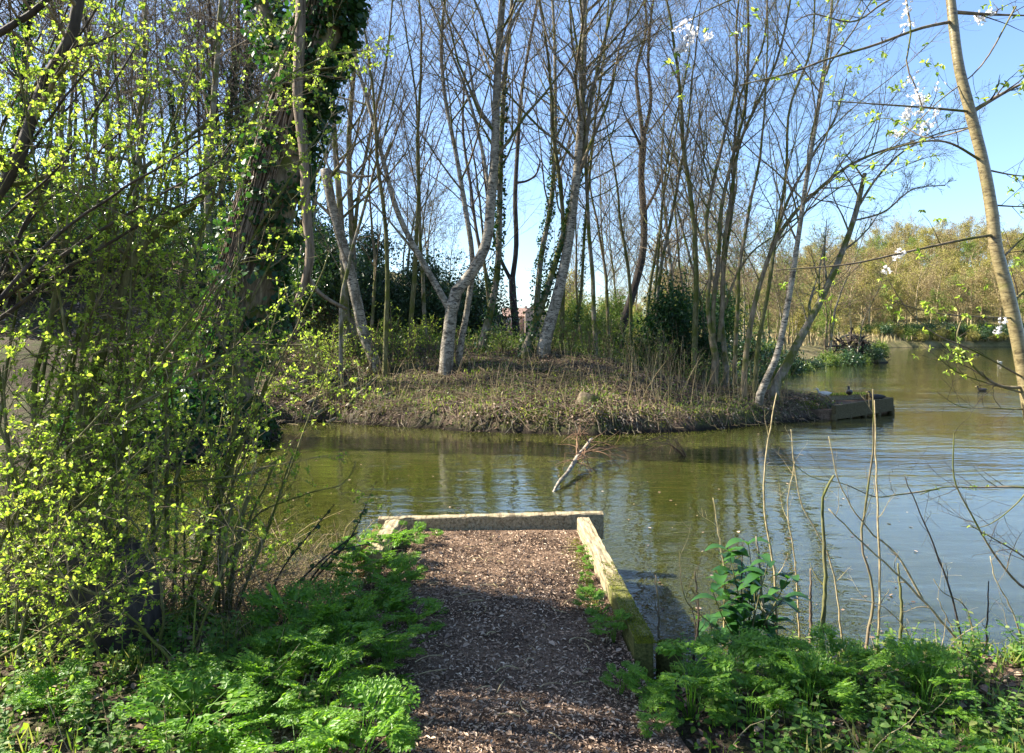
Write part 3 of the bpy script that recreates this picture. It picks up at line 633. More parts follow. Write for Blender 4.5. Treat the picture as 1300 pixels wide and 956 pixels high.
scatter(PR, jitter(-38, -4.8, 21, 56, 72, 1, lambda x, y: vis(x, y, -140, 400) and sdist(np.array([x]), np.array([y]))[0] > 1 and abs(CX+x/y*F-330) > 0, 1.4), 'tall bare woodland tree on the shaded slope behind the ivy tree', 'trees of the dark wood on the left slope', (.8, 1.25), 2)
PT = [wood_proto(111, 11, .08, lean=.05, barkm='grey', twigm='twig', l1=20, leaf='bush', lsize=.06, nl=1), wood_proto(112, 9, .06, lean=.07, barkm='green', twigm='twig', l1=18, leaf='hillc', lsize=.07), wood_proto(113, 13, .10, lean=.04, barkm='grey', twigm='twig', l1=22)]
def okc(x, y):
    px = CX+x/y*F; return sdist(np.array([x]), np.array([y]))[0] > 1 and 430 < px < 1010 and not (585 < px < 700 and y < 90)
scatter(PT, jitter(-9, 34, 24, 75, 36, 3, okc, 1.8), 'slim young tree in the open scrub beyond the far bank', 'slim trees beyond the far bank', (.55, 1.0), 4)

PS = [wood_proto(121, 12, .075, lean=.055, barkm='grey', twigm='twig', l1=22, l2=6, l3=6, tmin=.005, t0=.25), wood_proto(122, 10.5, .06, lean=.07, barkm='brown', twigm='twig', l1=20, l2=6, l3=6, tmin=.005, t0=.2), wood_proto(123, 13, .09, lean=.05, barkm='green', twigm='twig', l1=24, l2=6, l3=6, tmin=.005, t0=.3)]
scatter(PS, [(W(px, 0, Y)[0], Y) for px, Y in [(432, 19), (468, 21), (520, 20.5), (540, 24), (626, 24), (712, 21), (756, 20.5), (772, 23), (800, 22), (836, 20), (858, 22), (880, 19), (893, 20.5), (934, 18.3), (488, 19.5), (850, 25), (740, 26), (820, 25.5)]], 'slender bare grey tree standing among the larger trunks of the far bank', 'slender trees among the trunks of the far bank', (.75, 1.1), 24)
def bush_proto(seed, w=2.2, h=2.2, n=5200, leafm='evergreen', size=.12, label='', lump=8):
    rn = np.random.default_rng(seed); root = thing('evergreen_bush' if leafm == 'evergreen' else 'bush', label, 'bush')
    L = []
    for i in range(lump):
        a = rn.uniform(0, 6.28); rr = rn.uniform(0, .6)*w; c = np.array([rr*math.cos(a), rr*math.sin(a), rn.uniform(.25, .85)*h*(1-.4*rr/w)]); L.append((c, rn.uniform(.28, .5)*w))
    st = MB(); S = []
    for c, r in L: S.append(crv([np.array([0, 0, -.3])+rn.normal(0, .12, 3)*[1, 1, 0], c*.5+rn.normal(0, .1, 3), c], 8))
    A, B = spawn(np.array(S), np.repeat(np.linspace(.05, .02, 8)[None]*w/2, len(S), 0), 12, .3, 1, .3, .6, ang=(30, 80), wig=.15, rn=rn); A2, B2 = spawn(A, B, 5, .1, 1, .3, .7, wig=.15, k=4, rn=rn)
    st.tubes(np.array(S), np.repeat(np.linspace(.05, .02, 8)[None]*w/2, len(S), 0), 6); st.tubes(A, B, 4); st.tubes(A2, B2, 3); st.build('stems', M['brown'], root)
    C = []
    for c, r in L:
        d = nrm(rn.normal(0, 1, (n//lump, 3))); rad = r*rn.uniform(.45, 1.12, (len(d), 1))*(1+.25*np.sin(d[:, :1]*7+c[0]*5)+.2*np.sin(d[:, 2:]*9)); C.append(c+d*rad)
    C = np.concatenate(C); C = C[C[:, 2] > .02]; m = MB(); m.leaves(C, rn.normal(0, .6, C.shape)+np.array([0, 0, -.3]), rn.uniform(.5, 1.2, len(C))*size, w=.55, simple=size > .15, rn=rn); m.build('foliage', M[leafm], root)
    return root
PB = [bush_proto(201, 2.2, 3.2, 8000), bush_proto(202, 2.6, 2.6, 8000), bush_proto(203, 1.6, 3.8, 7000)]
spots = [(W(px, 0, Y)[0], Y) for px, Y in [(395, 27), (425, 30), (455, 26), (480, 29), (505, 27), (535, 28), (556, 30), (578, 31), (600, 34), (350, 28), (320, 31), (470, 35), (410, 22.5)]]
scatter(PB, spots, 'dark evergreen bush in the shade beyond the forked birch', 'dark evergreen bushes behind the far bank', (.8, 1.25), 5)
scatter([bush_proto(206, 2.6, 2.4, 6500)], [(W(px, 0, Y)[0], Y) for px, Y in [(40, 22), (100, 25), (170, 23), (240, 26), (290, 23), (0, 28), (140, 31), (220, 34), (60, 34), (-30, 24), (10, 20), (60, 21), (-10, 19), (130, 21.5)]], 'low dark bush on the slope at left behind the leafy shrub', 'low bushes on the left slope', (.6, 1.1), 15)
ib = bush_proto(204, 1.7, 3.6, 12000, 'ivy', .10, lump=12); ib.name = 'ivy_mound'; ib['category'] = 'bush'; ib['label'] = 'rounded ivy covered bush just left of the stems on the point'; Y = 20.0; ib.location = (W(868, 0, Y)[0], Y, gh(W(868, 0, Y)[0], Y)-.2)
ib2 = bush_proto(205, 1.6, 3.4, 9000, 'ivy', .10, lump=10); ib2.name = 'ivy_mound'; ib2['label'] = 'dark ivy mass behind the stems on the point, above the water'; Y = 27.0; ib2.location = (W(955, 0, 27)[0]-1.3, Y, 1.1)
PG = [bush_proto(211, 1.8, 2.0, 3600, 'bush', .09), bush_proto(212, 1.4, 2.6, 3400, 'hillc', .10), bush_proto(213, 1.6, 1.6, 3000, 'hilla', .10)]
spots = [(W(px, 0, Y)[0], Y) for px, Y in [(718, 33), (735, 30), (745, 36), (765, 29), (785, 33), (808, 30), (826, 35), (850, 40), (735, 50), (775, 55), (812, 60), (870, 58), (760, 42), (800, 42), (835, 27), (715, 38)]]
scatter(PG, spots, 'light green leafy bush in the scrub beyond the far bank', 'light bushes beyond the far bank', (.7, 1.25), 6)

# far hillside wood, the spit and far shore
HP = []
def hill_proto(seed, leafm, Hh=11, w=4.6, n=4600, size=.30, barkm='pale'):
    rn = np.random.default_rng(seed); root = thing('woodland_tree', '', 'tree'); k = 12
    P = crv([(0, 0, -1), (rn.normal(0, .3), rn.normal(0, .3), Hh*.5), (rn.normal(0, .5), rn.normal(0, .5), Hh*.95)], k); Rr = np.linspace(.22, .05, k)
    A1, B1 = spawn(P[None], Rr[None], 22, .25, 1, .25, .5, ang=(30, 65), up=.08, wig=.1, k=6, rf=.45, rn=rn, rmin=.03); A2, B2 = spawn(A1, B1, 5, .2, 1, .35, .6, up=.05, k=4, rn=rn, rmin=.022)
    m = MB(); m.tubes(P, Rr, 6); m.tubes(A1, B1, 3); m.build('trunk', M[barkm], root)
    m = MB(); A3, B3 = spawn(A2, B2, 3, .2, 1, .4, .8, k=3, rn=rn, rmin=.018); m.tubes(A2, B2, 3); m.tubes(A3, B3, 3); m.build('twigs', M['twig'], root)
    q, dd = pts_on(A3, max(1, n//len(A3)), rn=rn); q = q+rn.normal(0, .25, q.shape); m = MB(); m.leaves(q, dd*.3+rn.normal(0, .7, q.shape), rn.uniform(.4, 1.1, len(q))*size, w=.5, simple=True, rn=rn); m.build('crown', M[leafm], root)
    return root
HP = [hill_proto(301, 'hilla'), hill_proto(302, 'hillb', 12), hill_proto(303, 'hilla', 9), hill_proto(304, 'hillb', 10), hill_proto(305, 'hillc', 9), hill_proto(306, 'hilla', 12), hill_proto(307, 'bush', 8, barkm='dark'), hill_proto(308, 'hillb', 13, n=1500)]
okh = lambda x, y: vis(x, y, 880, 1380) and sdist(np.array([x]), np.array([y]))[0] > 5
scatter(HP, jitter(30, 330, 171, 300, 265, 7, okh, 4.6), 'olive budding tree in the sunny wood on the far hillside', 'trees of the far hillside wood', (1.0, 1.6), 8)
HQ = [hill_proto(311, 'hillc', 7, size=.3), hill_proto(312, 'hilla', 8, size=.3, barkm='grey'), hill_proto(313, 'hillb', 8, size=.22, barkm='grey')]
scatter(HQ, jitter(-40, 75, 62, 165, 48, 9, lambda x, y: 715 < CX+x/y*F < 1120 and sdist(np.array([x]), np.array([y]))[0] > 2, 3.), 'greenish young tree on low ground beyond the point', 'trees on the low ground beyond the point', (.7, 1.15), 10)
HS = [wood_proto(321, 12, .12, lean=.07, barkm='grey', twigm='twig', leaf='hillc', lsize=.10, nl=2, tmin=.014), wood_proto(322, 10, .1, lean=.08, barkm='brown', twigm='twig', leaf='bush', lsize=.10, nl=3, tmin=.014)]
scatter(HS, jitter(9, 31, 35, 66, 20, 12, lambda x, y: sdist(np.array([x]), np.array([y]))[0] > .8 and 900 < CX+x/y*F < 1110, 1.6), 'ragged alder on the dark spit behind the leaning trunks', 'trees on the dark spit', (.6, 1.05), 13)
FB = [bush_proto(401, 2.2, 2.2, 2200, 'hillc', .26), bush_proto(402, 2.0, 1.6, 2000, 'hilla', .26), bush_proto(403, 2.4, 2.6, 2200, 'evergreen', .26)]
scatter(FB, jitter(60, 260, 167, 180, 90, 14, lambda x, y: vis(x, y, 1050, 1340) and sdist(np.array([x]), np.array([y]))[0] > 1.5, 2.2), 'small bush on the far shore below the hillside wood', 'bushes along the far shore', (.7, 1.5), 16)
SB = [bush_proto(411, 1.6, 1.5, 3000, 'evergreen', .16), bush_proto(412, 1.4, 1.3, 2500, 'bush', .14)]
scatter(SB, [(7.6, 26), (9.0, 29), (11.5, 33), (14, 37), (16.5, 41), (19, 45), (21.5, 48.5), (24, 51.5), (26.5, 53.8), (28.5, 55.6), (30.5, 57.3), (31.8, 59.2), (12.5, 37), (17, 45)], 'dark low bush at the waterline of the spit', 'bushes at the waterline of the spit', (.7, 1.2), 17)

def far_reeds():
    mb = MB(); n = 60000; x = rg.uniform(20, 260, n); y = rg.uniform(70, 185, n); k = (sdist(x, y) > .2) & (sdist(x, y) < 14); x, y = x[k], y[k]
    mb.leaves(np.stack([x, y, H(x, y)-.05], 1), rg.normal(0, .2, (len(x), 3))+np.array([0, 0, 1]), rg.uniform(.4, 1.7, len(x)), w=.14, simple=True)
    tag(mb.build('reeds', M['straw']), 'pale dry reeds and grass along the far shore', 'reeds', kind='stuff')
far_reeds()
for i, (pts, lab, mt) in enumerate([([(1075, 438), (1130, 436), (1190, 438), (1235, 440)], 'long pale fallen trunk lying along the far shore', 'pale'), ([(1060, 436), (1078, 428), (1100, 436)], 'short arched dead limb on the shore behind the root mass', 'pale')]):
    Yl = 172 if i == 0 else 62
    P = crv([W(a, b-3, Yl) for a, b in pts], 16); m = MB(); m.tubes(P, np.linspace(.5, .2, 16) if i == 0 else np.linspace(.14, .07, 16), 8, .1, cap=True); place(m, 'fallen_log', M[mt], lab, 'log', tuple(P[0]))
def rootmass(px, py, Y, s, lab, seed):
    rn = np.random.default_rng(seed); c = W(px, py, Y); c[2] = max(gh(c[0], c[1]), .05); root = thing('root_plate', lab, 'tree roots', tuple(c))
    m = MB(); S = []; 
    for i in range(26):
        d = nrm(rn.normal(0, 1, 3)*[1, .5, .6]+np.array([0, 0, .35])); S.append(crv([c*0, d*s*.5+rn.normal(0, .1, 3)*s, d*s+rn.normal(0, .22, 3)*s], 7))
    S = np.array(S)+c; m.tubes(S, np.repeat(np.linspace(.12, .03, 7)[None]*s, 26, 0), 6, .1); A, B = spawn(S, np.repeat(np.linspace(.12, .03, 7)[None]*s, 26, 0), 5, .2, 1, .3, .7, ang=(30, 90), wig=.3, rn=rn, rmin=.02); m.tubes(A, B, 4); m.build('roots', M['dark'], root, tuple(c))
    m = MB(); th = np.linspace(0, math.pi, 9); V = []; n1, n2 = 22, 12
    for i in range(n1):
        for j in range(n2):
            a = i/n1*2*math.pi; b = j/(n2-1)*math.pi/2; r = s*.62*(1+.25*math.sin(a*3+seed)+.15*math.sin(b*9+a*5)+rn.normal(0, .06)); V.append((c[0]+r*math.cos(a)*math.cos(b), c[1]+r*.6*math.sin(a)*math.cos(b), c[2]-.3+r*math.sin(b)))
    m.add(V, [(i*n2+j, ((i+1) % n1)*n2+j, ((i+1) % n1)*n2+j+1, i*n2+j+1) for i in range(n1) for j in range(n2-1)]); m.build('soil', M['ground'], root, tuple(c))
rootmass(1083, 452, 58.5, 1.9, 'upturned root mass with spiky stumps at the end of the spit', 1)
rootmass(1108, 458, 60, 1.1, 'small dark rounded stump beside the upturned root mass', 2)

# houses seen through the trees
M['brick'] = plain('red_brick', (.33, .25, .20), .9, .1, 3., .25); M['roof'] = plain('roof_tile', (.25, .17, .14), .9, .1, 2., .2); M['pane'] = plain('window_glass', (.05, .06, .07), .08, .6); M['white'] = plain('white_paint', (.75, .75, .73), .5)
def house(px, py, Y, w, d, he, hr, gable, lab, rz=0.):
    c = W(px, py, Y); g = gh(c[0], c[1]); root = thing('brick_house', lab, 'house', (c[0], c[1], g-.5)); root.rotation_euler = (0, 0, rz); he += c[2]-g+.5
    m = MB(); V = [(-w/2, 0, 0), (w/2, 0, 0), (w/2, d, 0), (-w/2, d, 0), (-w/2, 0, he), (w/2, 0, he), (w/2, d, he), (-w/2, d, he)]
    if gable: V += [(0, 0, he+hr), (0, d, he+hr)]; T = [(4, 5, 8), (6, 7, 9)]
    else: V += [(-w/2, d/2, he+hr), (w/2, d/2, he+hr)]; T = [(7, 4, 8), (5, 6, 9)]
    m.add(V, [(0, 1, 5, 4), (1, 2, 6, 5), (2, 3, 7, 6), (3, 0, 4, 7)], T); m.build('wall', M['brick'], root, smooth=False)
    m = MB(); e = .35
    if gable: m.add([(-w/2-e, -e, he-.2), (0, -e, he+hr+.1), (0, d+e, he+hr+.1), (-w/2-e, d+e, he-.2), (w/2+e, -e, he-.2), (w/2+e, d+e, he-.2)], [(0, 1, 2, 3), (1, 4, 5, 2)])
    else: m.add([(-w/2-e, -e, he-.15), (w/2+e, -e, he-.15), (w/2+e, d/2, he+hr+.12), (-w/2-e, d/2, he+hr+.12), (-w/2-e, d+e, he-.15), (w/2+e, d+e, he-.15)], [(0, 1, 2, 3), (3, 2, 5, 4)])
    ro = m.build('roof', M['roof'], root, smooth=False); mo = ro.modifiers.new('s', 'SOLIDIFY'); mo.thickness = .18
    m = MB(); m.box((w*.3, d*.5, he+hr*.7+.6), (.8, .8, 1.8), bev=.03); m.build('chimney', M['brick'], ro, smooth=False)
    xs = [0] if gable else [-w*.3, 0, w*.3]
    for x in xs:
        for z in (he-1.5, he-4.3):
            f = MB(); f.box((x, -.04, z), (1.7, .12, 1.4), bev=.02); fo = f.build('window', M['white'], root, smooth=False)
            for q in (-.39, .39): p = MB(); p.box((x+q, -.11, z), (.66, .03, 1.15), bev=.005); p.build('pane', M['pane'], fo, smooth=False)
house(680, 410, 215, 6.6, 9, 3.6, 2.8, True, 'red brick house with its gable end facing the pond')
house(657, 411, 222, 9.5, 8, 2.6, 2.6, False, 'grey roofed house joined left of the gable fronted house')
house(598, 404, 190, 8.5, 8, 3.2, 2.6, False, 'brown roofed brick house seen right of the forked birch')

# ---------------------------------------------------------------- ground cover on the far bank
def cover():
    mb = MB(); n = 95000; x = rg.uniform(-9, 10.5, n); y = 14.4+rg.uniform(0, 1, n)**1.7*12; d = sdist(x, y); k = (d > -.02)
    x, y, d = x[k], y[k], d[k]; z = H(x, y)
    f = fbm(x, y, 1.1, 21); kl = (f+rg.normal(0, .25, len(x))) < .35
    xl, yl, zl = x[kl], y[kl], z[kl]; a = rg.normal(0, 1, (len(xl), 3)); a[:, 2] *= .45
    mb.leaves(np.stack([xl, yl, zl+rg.uniform(.0, .03, len(xl))], 1), a, rg.uniform(.03, .09, len(xl)), w=.6, fold=.35, up=.8, simple=True); tag(mb.build('leaf_litter', M['litter'], smooth=False), 'dry brown leaf litter covering the far bank', 'leaf litter', kind='stuff')
    n = 42000; x = rg.uniform(-9, 10.5, n); y = 14.4+rg.uniform(0, 1, n)**1.2*15; d = sdist(x, y); f = fbm(x, y, 1.1, 21)+.4*fbm(x, y, 4, 22); k = (d > .15) & ((f+rg.normal(0, .25, n)) > .0); x, y = x[k], y[k]; z = H(x, y)
    mb = MB(); mb.leaves(np.stack([x, y, z-.01], 1), rg.normal(0, .45, (len(x), 3))+np.array([0, 0, 1]), rg.uniform(.04, .16, len(x)), w=.22, fold=.2, simple=True)
    tag(mb.build('grass', M['grass']), 'short grass and seedlings growing through the litter on the far bank', 'grass', kind='stuff')
    # small ground leaves (bramble, ivy)
    n = 26000; x = rg.uniform(-9, 10.5, n); y = 14.4+rg.uniform(0, 1, n)*12; d = sdist(x, y); f = fbm(x, y, 1.5, 25); k = (d > .1) & ((f+rg.normal(0, .15, n)) > .15); x, y = x[k], y[k]; z = H(x, y)
    mb = MB(); mb.leaves(np.stack([x, y, z+rg.uniform(.02, .14, len(x))], 1), rg.normal(0, .7, (len(x), 3)), rg.uniform(.03, .06, len(x)), w=.8, fold=.2, simple=False); tag(mb.build('ground_cover', M['bush']), 'low bramble and ivy leaves creeping over the far bank', 'ground cover', kind='stuff')
    n = 9000; x = rg.uniform(-7, 8.6, n); y = rg.uniform(14.2, 18, n); d = sdist(x, y); f = fbm(x, y, 1.4, 31); k = (d > -.3) & (d < .45) & ((f+rg.normal(0, .1, n)) > .10); x, y = x[k], y[k]; z = H(x, y)
    x = np.repeat(x, 7)+rg.normal(0, .05, len(x)*7); y = np.repeat(y, 7)+rg.normal(0, .05, len(y)*7); z = H(x, y); k = z > .08
    mb = MB(); mb.leaves(np.stack([x, y, z], 1)[k], rg.normal(0, .5, (k.sum(), 3))+np.array([0, -.3, .8]), rg.uniform(.02, .05, k.sum()), w=.6, simple=True); tag(mb.build('bank_moss', M['moss']), 'bright yellow moss along the foot of the far bank', 'moss', kind='stuff')
    # dry standing stems and fallen sticks
    n = 1700; px = rg.uniform(380, 1000, n); yy = rg.uniform(14.8, 22, n); x = (px-CX)/F*yy; k = (sdist(x, yy) > .2); x, yy = x[k], yy[k]; n = len(x); z = H(x, yy); hgt = rg.uniform(.1, .75, n)*(1+.8*(x > 2.8)); t = np.linspace(0, 1, 5)[None, :]
    lean = rg.normal(0, .22, (n, 2)); P = np.stack([x[:, None]+lean[:, :1]*hgt[:, None]*t**1.5, yy[:, None]+lean[:, 1:]*hgt[:, None]*t**1.5, z[:, None]-.05+hgt[:, None]*t], -1)
    mb = MB(); mb.tubes(P, np.repeat(np.array([[.006, .005, .0045, .004, .003]]), n, 0), 3); tag(mb.build('dry_stems', M['straw']), 'thin dry stems standing all over the far bank', 'dry stems', kind='stuff')
    n = 2000; x = rg.uniform(-7, 9, n); y = rg.uniform(14.6, 20, n); k = sdist(x, y) > .0; x, y = x[k], y[k]; n = len(x); a = rg.uniform(0, 6.28, n); L = rg.uniform(.2, 1.1, n); t = np.linspace(-.5, .5, 6)
    X = x[:, None]+L[:, None]*t*np.cos(a)[:, None]; Yy = y[:, None]+L[:, None]*t*np.sin(a)[:, None]+rg.normal(0, .02, (n, 6)); Z = np.maximum(H(X, Yy), .0)+rg.uniform(.01, .12, (n, 1))+rg.normal(0, .012, (n, 6))
    mb = MB(); mb.tubes(np.stack([X, Yy, Z], -1), np.repeat(rg.uniform(.003, .011, n)[:, None], 6, 1)*np.linspace(1, .5, 6), 4); tag(mb.build('fallen_sticks', M['twig']), 'fallen sticks and branches littering the far bank', 'sticks', kind='stuff')
    # leafy low growth where the bank meets the scrub
    n = 34000; px = rg.uniform(380, 1010, n); y = rg.uniform(19.5, 34, n); x = (px-CX)/F*y; k = sdist(x, y) > .4; x, y = x[k], y[k]; f = fbm(x, y, .9, 41); k = (f+rg.normal(0, .2, len(x))) > -.15; x, y, f = x[k], y[k], f[k]; z = H(x, y)
    mb = MB(); mb.leaves(np.stack([x, y, z+np.abs(rg.normal(0, .28, len(x)))*(1+f)], 1), rg.normal(0, .6, (len(x), 3))+np.array([0, 0, .5]), rg.uniform(.05, .13, len(x)), w=.5, simple=True); tag(mb.build('undergrowth', M['bush']), 'green undergrowth behind the crest of the far bank', 'undergrowth', kind='stuff')
cover()
# left slope litter
def roots():
    rn = np.random.default_rng(44); n = 700; x = rn.uniform(-6.5, 9, n*8); y = rn.uniform(12.6, 19.4, n*8); d = sdist(x, y); k = (d > .05) & (d < .45); x, y = x[k][:n*2], y[k][:n*2]; n = len(x); a = rn.uniform(0, 6.28, n); L = rn.uniform(.15, .55, n); t = np.linspace(0, 1, 6)
    X = x[:, None]+L[:, None]*t*np.cos(a)[:, None]*.8; Y = y[:, None]-L[:, None]*t*np.abs(np.sin(a))[:, None]; Z = np.maximum(H(X, Y), -.02)+.03+.05*np.sin(t*3.1)+rn.normal(0, .012, (n, 6))
    mb = MB(); mb.tubes(np.stack([X, Y, Z], -1), rn.uniform(.003, .010, n)[:, None]*np.linspace(1, .5, 6), 4); tag(mb.build('bank_roots', M['grey']), 'exposed roots and twigs hanging over the foot of the far bank', 'roots', kind='stuff')
roots()
def slope_cover():
    n = 16000; px = rg.uniform(-60, 470, n); y = 17+rg.uniform(0, 1, n)**1.3*22; x = (px-CX)/F*y; k = sdist(x, y) > .3; x, y = x[k], y[k]; z = H(x, y); a = rg.normal(0, 1, (len(x), 3)); a[:, 2] *= .4
    mb = MB(); mb.leaves(np.stack([x, y, z+.02], 1), a, rg.uniform(.06, .14, len(x)), w=.6, fold=.3, up=.8, simple=True); tag(mb.build('slope_litter', M['litter'], smooth=False), 'leaf litter on the shaded slope of the left wood', 'leaf litter', kind='stuff')
slope_cover()

def sapling(px, py, Y, h, seed, lab, group=None, leafm='spring', n=7, ls=.05, w=.5):
    rn = np.random.default_rng(seed); c = W(px, py, Y); g = gh(c[0], c[1]); S = []
    for i in range(n):
        a = rn.uniform(0, 6.28); e = np.array([math.cos(a)*w*rn.uniform(.3, 1), math.sin(a)*w*rn.uniform(.3, 1), h*rn.uniform(.6, 1)]); S.append(crv([np.array([0, 0, -.1]), e*[.35, .35, .5]+rn.normal(0, .04, 3), e], 8))
    S = np.array(S)+np.array([c[0], c[1], g]); Rr = np.repeat(np.linspace(.012, .004, 8)[None], n, 0); A, B = spawn(S, Rr, 7, .2, 1, .25, .5, wig=.12, rn=rn); root = thing('leafy_shrub', lab, 'shrub', (c[0], c[1], g), group)
    m = MB(); m.tubes(S, Rr, 4); m.tubes(A, B, 3); m.build('stems', M['twig'], root, (c[0], c[1], g)); p, d = pts_on(A, 9, rn=rn); m = MB(); m.leaves(p, d*.5+rn.normal(0, .6, p.shape), rn.uniform(.5, 1.2, len(p))*ls, w=.65, rn=rn); m.build('foliage', M[leafm], root, (c[0], c[1], g))
gl = 'shrub coming into yellow green leaf on the far bank left of the forked birch'
for i, (px, Y, h) in enumerate([(425, 19.5, 1.3), (448, 20.5, 1.5), (470, 19.8, 1.6), (500, 20.5, 1.7), (520, 20, 1.3), (398, 19, 1.2), (545, 21, 1.2), (412, 17.6, .8)]): sapling(px, 0, Y, h, 500+i, gl, 'young leafy shrubs left of the forked birch')
gl = 'green shrub on the far bank right of the white birch'
for i, (px, Y, h) in enumerate([(640, 20, .9), (725, 20.5, 1.2), (748, 19.8, 1.4), (770, 21, 1.6), (800, 20.5, 1.5), (825, 19.5, 1.5), (850, 18.7, 1.3), (700, 20.5, .9), (880, 18.2, 1.0)]): sapling(px, 0, Y, h, 520+i, gl, 'green shrubs right of the white birch', 'bush', 8, .05, .7)

# rotten planks and sticks on the bank at left
rt = MB(); S = []
for a, b in [((375, 505), (450, 470)), ((390, 515), (470, 478)), ((365, 500), (430, 482)), ((400, 530), (465, 490)), ((415, 540), (500, 500)), ((440, 520), (480, 480)), ((380, 490), (440, 465))]:
    y1 = hit(a[0], a[1], 12.5); p = W(a[0], a[1], y1-.05); y2 = hit(b[0], b[1], 12.5); q = W(b[0], b[1], y2-.02); S.append(crv([p, (p+q)/2+np.array([0, 0, .03]), q], 8))
for i, s_ in enumerate(S):
    m = MB(); m.tubes(s_+np.array([0, 0, .06]), np.linspace(.05, .03, 8), 6, .12, cap=True); place(m, 'rotten_log', M['grey'], 'rotten log lying down the bank left of the leaning snag', 'log', tuple(s_[0]), 'rotten logs on the bank below the snag')
# old stump in the middle of the far bank
y0 = hit(750, 512); c = W(750, 512, y0); m = MB(); m.tubes(np.array([c+[0, 0, -.2], c+[0, 0, 0], c+[0, 0, .12], c+[.02, 0, .20], c+[.02, 0, .18]]), np.array([.36, .30, .25, .22, .10]), 18, .22, cap=True); place(m, 'tree_stump', M['brown'], 'low mossy tree stump halfway up the far bank', 'stump', tuple(c))

# ---------------------------------------------------------------- small pier at the right tip of the far bank
def pier():
    b = (9.3, 17.9, .2); root = thing('small_pier', 'low timber edged pier jutting right from the far point', 'pier', b)
    # corners from the picture: near edge (1058,530)->(1128,508); far edge (1000,498)->(1100,506)
    A = W(1058, 517, 17.3); Bp = W(1128, 505, 18.9); Cc = W(1098, 500, 20.5); Dd = W(1000, 498, 19.6)
    for q in (A, Bp, Cc, Dd): q[2] = .24
    m = MB(); dk = np.array([A+[-1.6, .3, 0], A, Bp, Cc, Dd, Dd+[-1.0, -.6, 0]]); n = len(dk); bot = dk-[0, 0, .9]; cen = dk.mean(0)
    m.add(np.concatenate([dk, bot, [cen]]), [(i+n, (i+1) % n+n, (i+1) % n, i) for i in range(n)], [(i, (i+1) % n, 2*n) for i in range(n)]); m.build('deck', M['path'], root, b, smooth=False)
    for nm, p, q, mt in [('near_beam', A+[-.02, -.06, .02], Bp+[.05, -.06, .08], 'timber_dark'), ('end_beam', Bp+[.06, 0, .06], Cc+[.1, 0, .04], 'timber_dark'), ('far_beam', Cc+[0, .06, .04], Dd+[0, .06, .02], 'timber_moss')]:
        m = MB(); p = np.array(p); q = np.array(q); beam(m, p-[0, 0, .07], q-[0, 0, .07], .12, .36, 12); m.build('edge_beam', M[mt], root, b, smooth=False)
        m = MB()
        L = np.linalg.norm(q-p); k = max(2, int(L/.7))
        for i in range(k+1):
            c = p+(q-p)*i/k; m.tubes(np.array([c-[0, 0, .8], c-[0, 0, .2], c-[0, 0, .12]]), np.array([.075, .075, .07]), 8, .08, cap=True)
        m.build('piling', M['timber_dark'], root, b)
    mo = MB(); n = 900; t = rg.uniform(0, 1, n)[:, None]; c = Dd*(1-t)+Cc*t+rg.normal(0, .07, (n, 3))*[1, 1, 0]+[0, 0, .14]; mo.leaves(c, rg.normal(0, .4, (n, 3))+[0, 0, 1], rg.uniform(.04, .10, n), w=.4, simple=True); mo.build('edge_grass', M['grass'], root, b)
pier()

# ---------------------------------------------------------------- ducks
M['duckdark'] = plain('dark_plumage', (.03, .028, .026), .6, .3, 30, .3); M['duckpale'] = plain('pale_plumage', (.52, .48, .42), .7, .2, 14, .35); M['bill'] = plain('bill_horn', (.5, .38, .2), .4)
def duck(loc, rz, s, mt, lab, group=None):
    root = thing('duck', lab, 'duck', tuple(loc), group); root.rotation_euler = (0, 0, rz)
    C = np.array([(-.24, 0, .09), (-.20, 0, .085), (-.13, 0, .07), (-.04, 0, .06), (.05, 0, .062), (.11, 0, .085), (.13, 0, .125), (.138, 0, .16), (.15, 0, .19), (.17, 0, .205), (.195, 0, .20), (.205, 0, .195)])*s
    Wd = np.array([.008, .035, .075, .095, .088, .058, .034, .028, .034, .036, .024, .008])*s
    a = np.linspace(0, 2*math.pi, 13)[:-1]; T = nrm(np.gradient(C, axis=0)); U = np.array([0, 1., 0]); V = []
    for c, w_, t_ in zip(C, Wd, T):
        n_ = np.cross(t_, U); V += [c+U*w_*math.cos(q)+n_*w_*.85*math.sin(q) for q in a]
    k = len(C); m = MB(); m.add(V, [(i*12+j, i*12+(j+1) % 12, (i+1)*12+(j+1) % 12, (i+1)*12+j) for i in range(k-1) for j in range(12)]); m.build('body', M[mt], root)
    m = MB(); m.tubes(np.array([(.197, 0, .198), (.225, 0, .192), (.25, 0, .187)])*s, np.array([.016, .014, .006])*s, 6, cap=True); m.build('bill', M['bill'], root)
for px, py, z, rz, mt, lab in [(1045, 496, .40, 3.0, 'duckpale', 'pale duck resting at the back edge of the small pier'), (1078, 498, .42, 1.2, 'duckdark', 'dark duck sitting on the grassy back edge of the small pier'),
        (1112, 506, .40, 2.7, 'duckdark', 'dark duck on the front corner of the small pier'), (1246, 497, -.02, 3.14, 'duckdark', 'dark duck swimming alone in open water left of the cherry trunk'),
        (1240, 451, -.02, 2.8, 'duckdark', 'farthest duck swimming near the far shore'), (1269, 461, -.02, 3.3, 'duckpale', 'pale bodied duck swimming beyond the lone dark duck')]:
    Y = (EYE-z)*F/(py-HY); 
    if z > 0: Y = {1045: 19.7, 1078: 20.1, 1112: 18.6}[px]
    c = W(px, py, Y); c[2] = z; duck(c, rz, 1.0 if Y < 40 else 1.15, mt, lab)

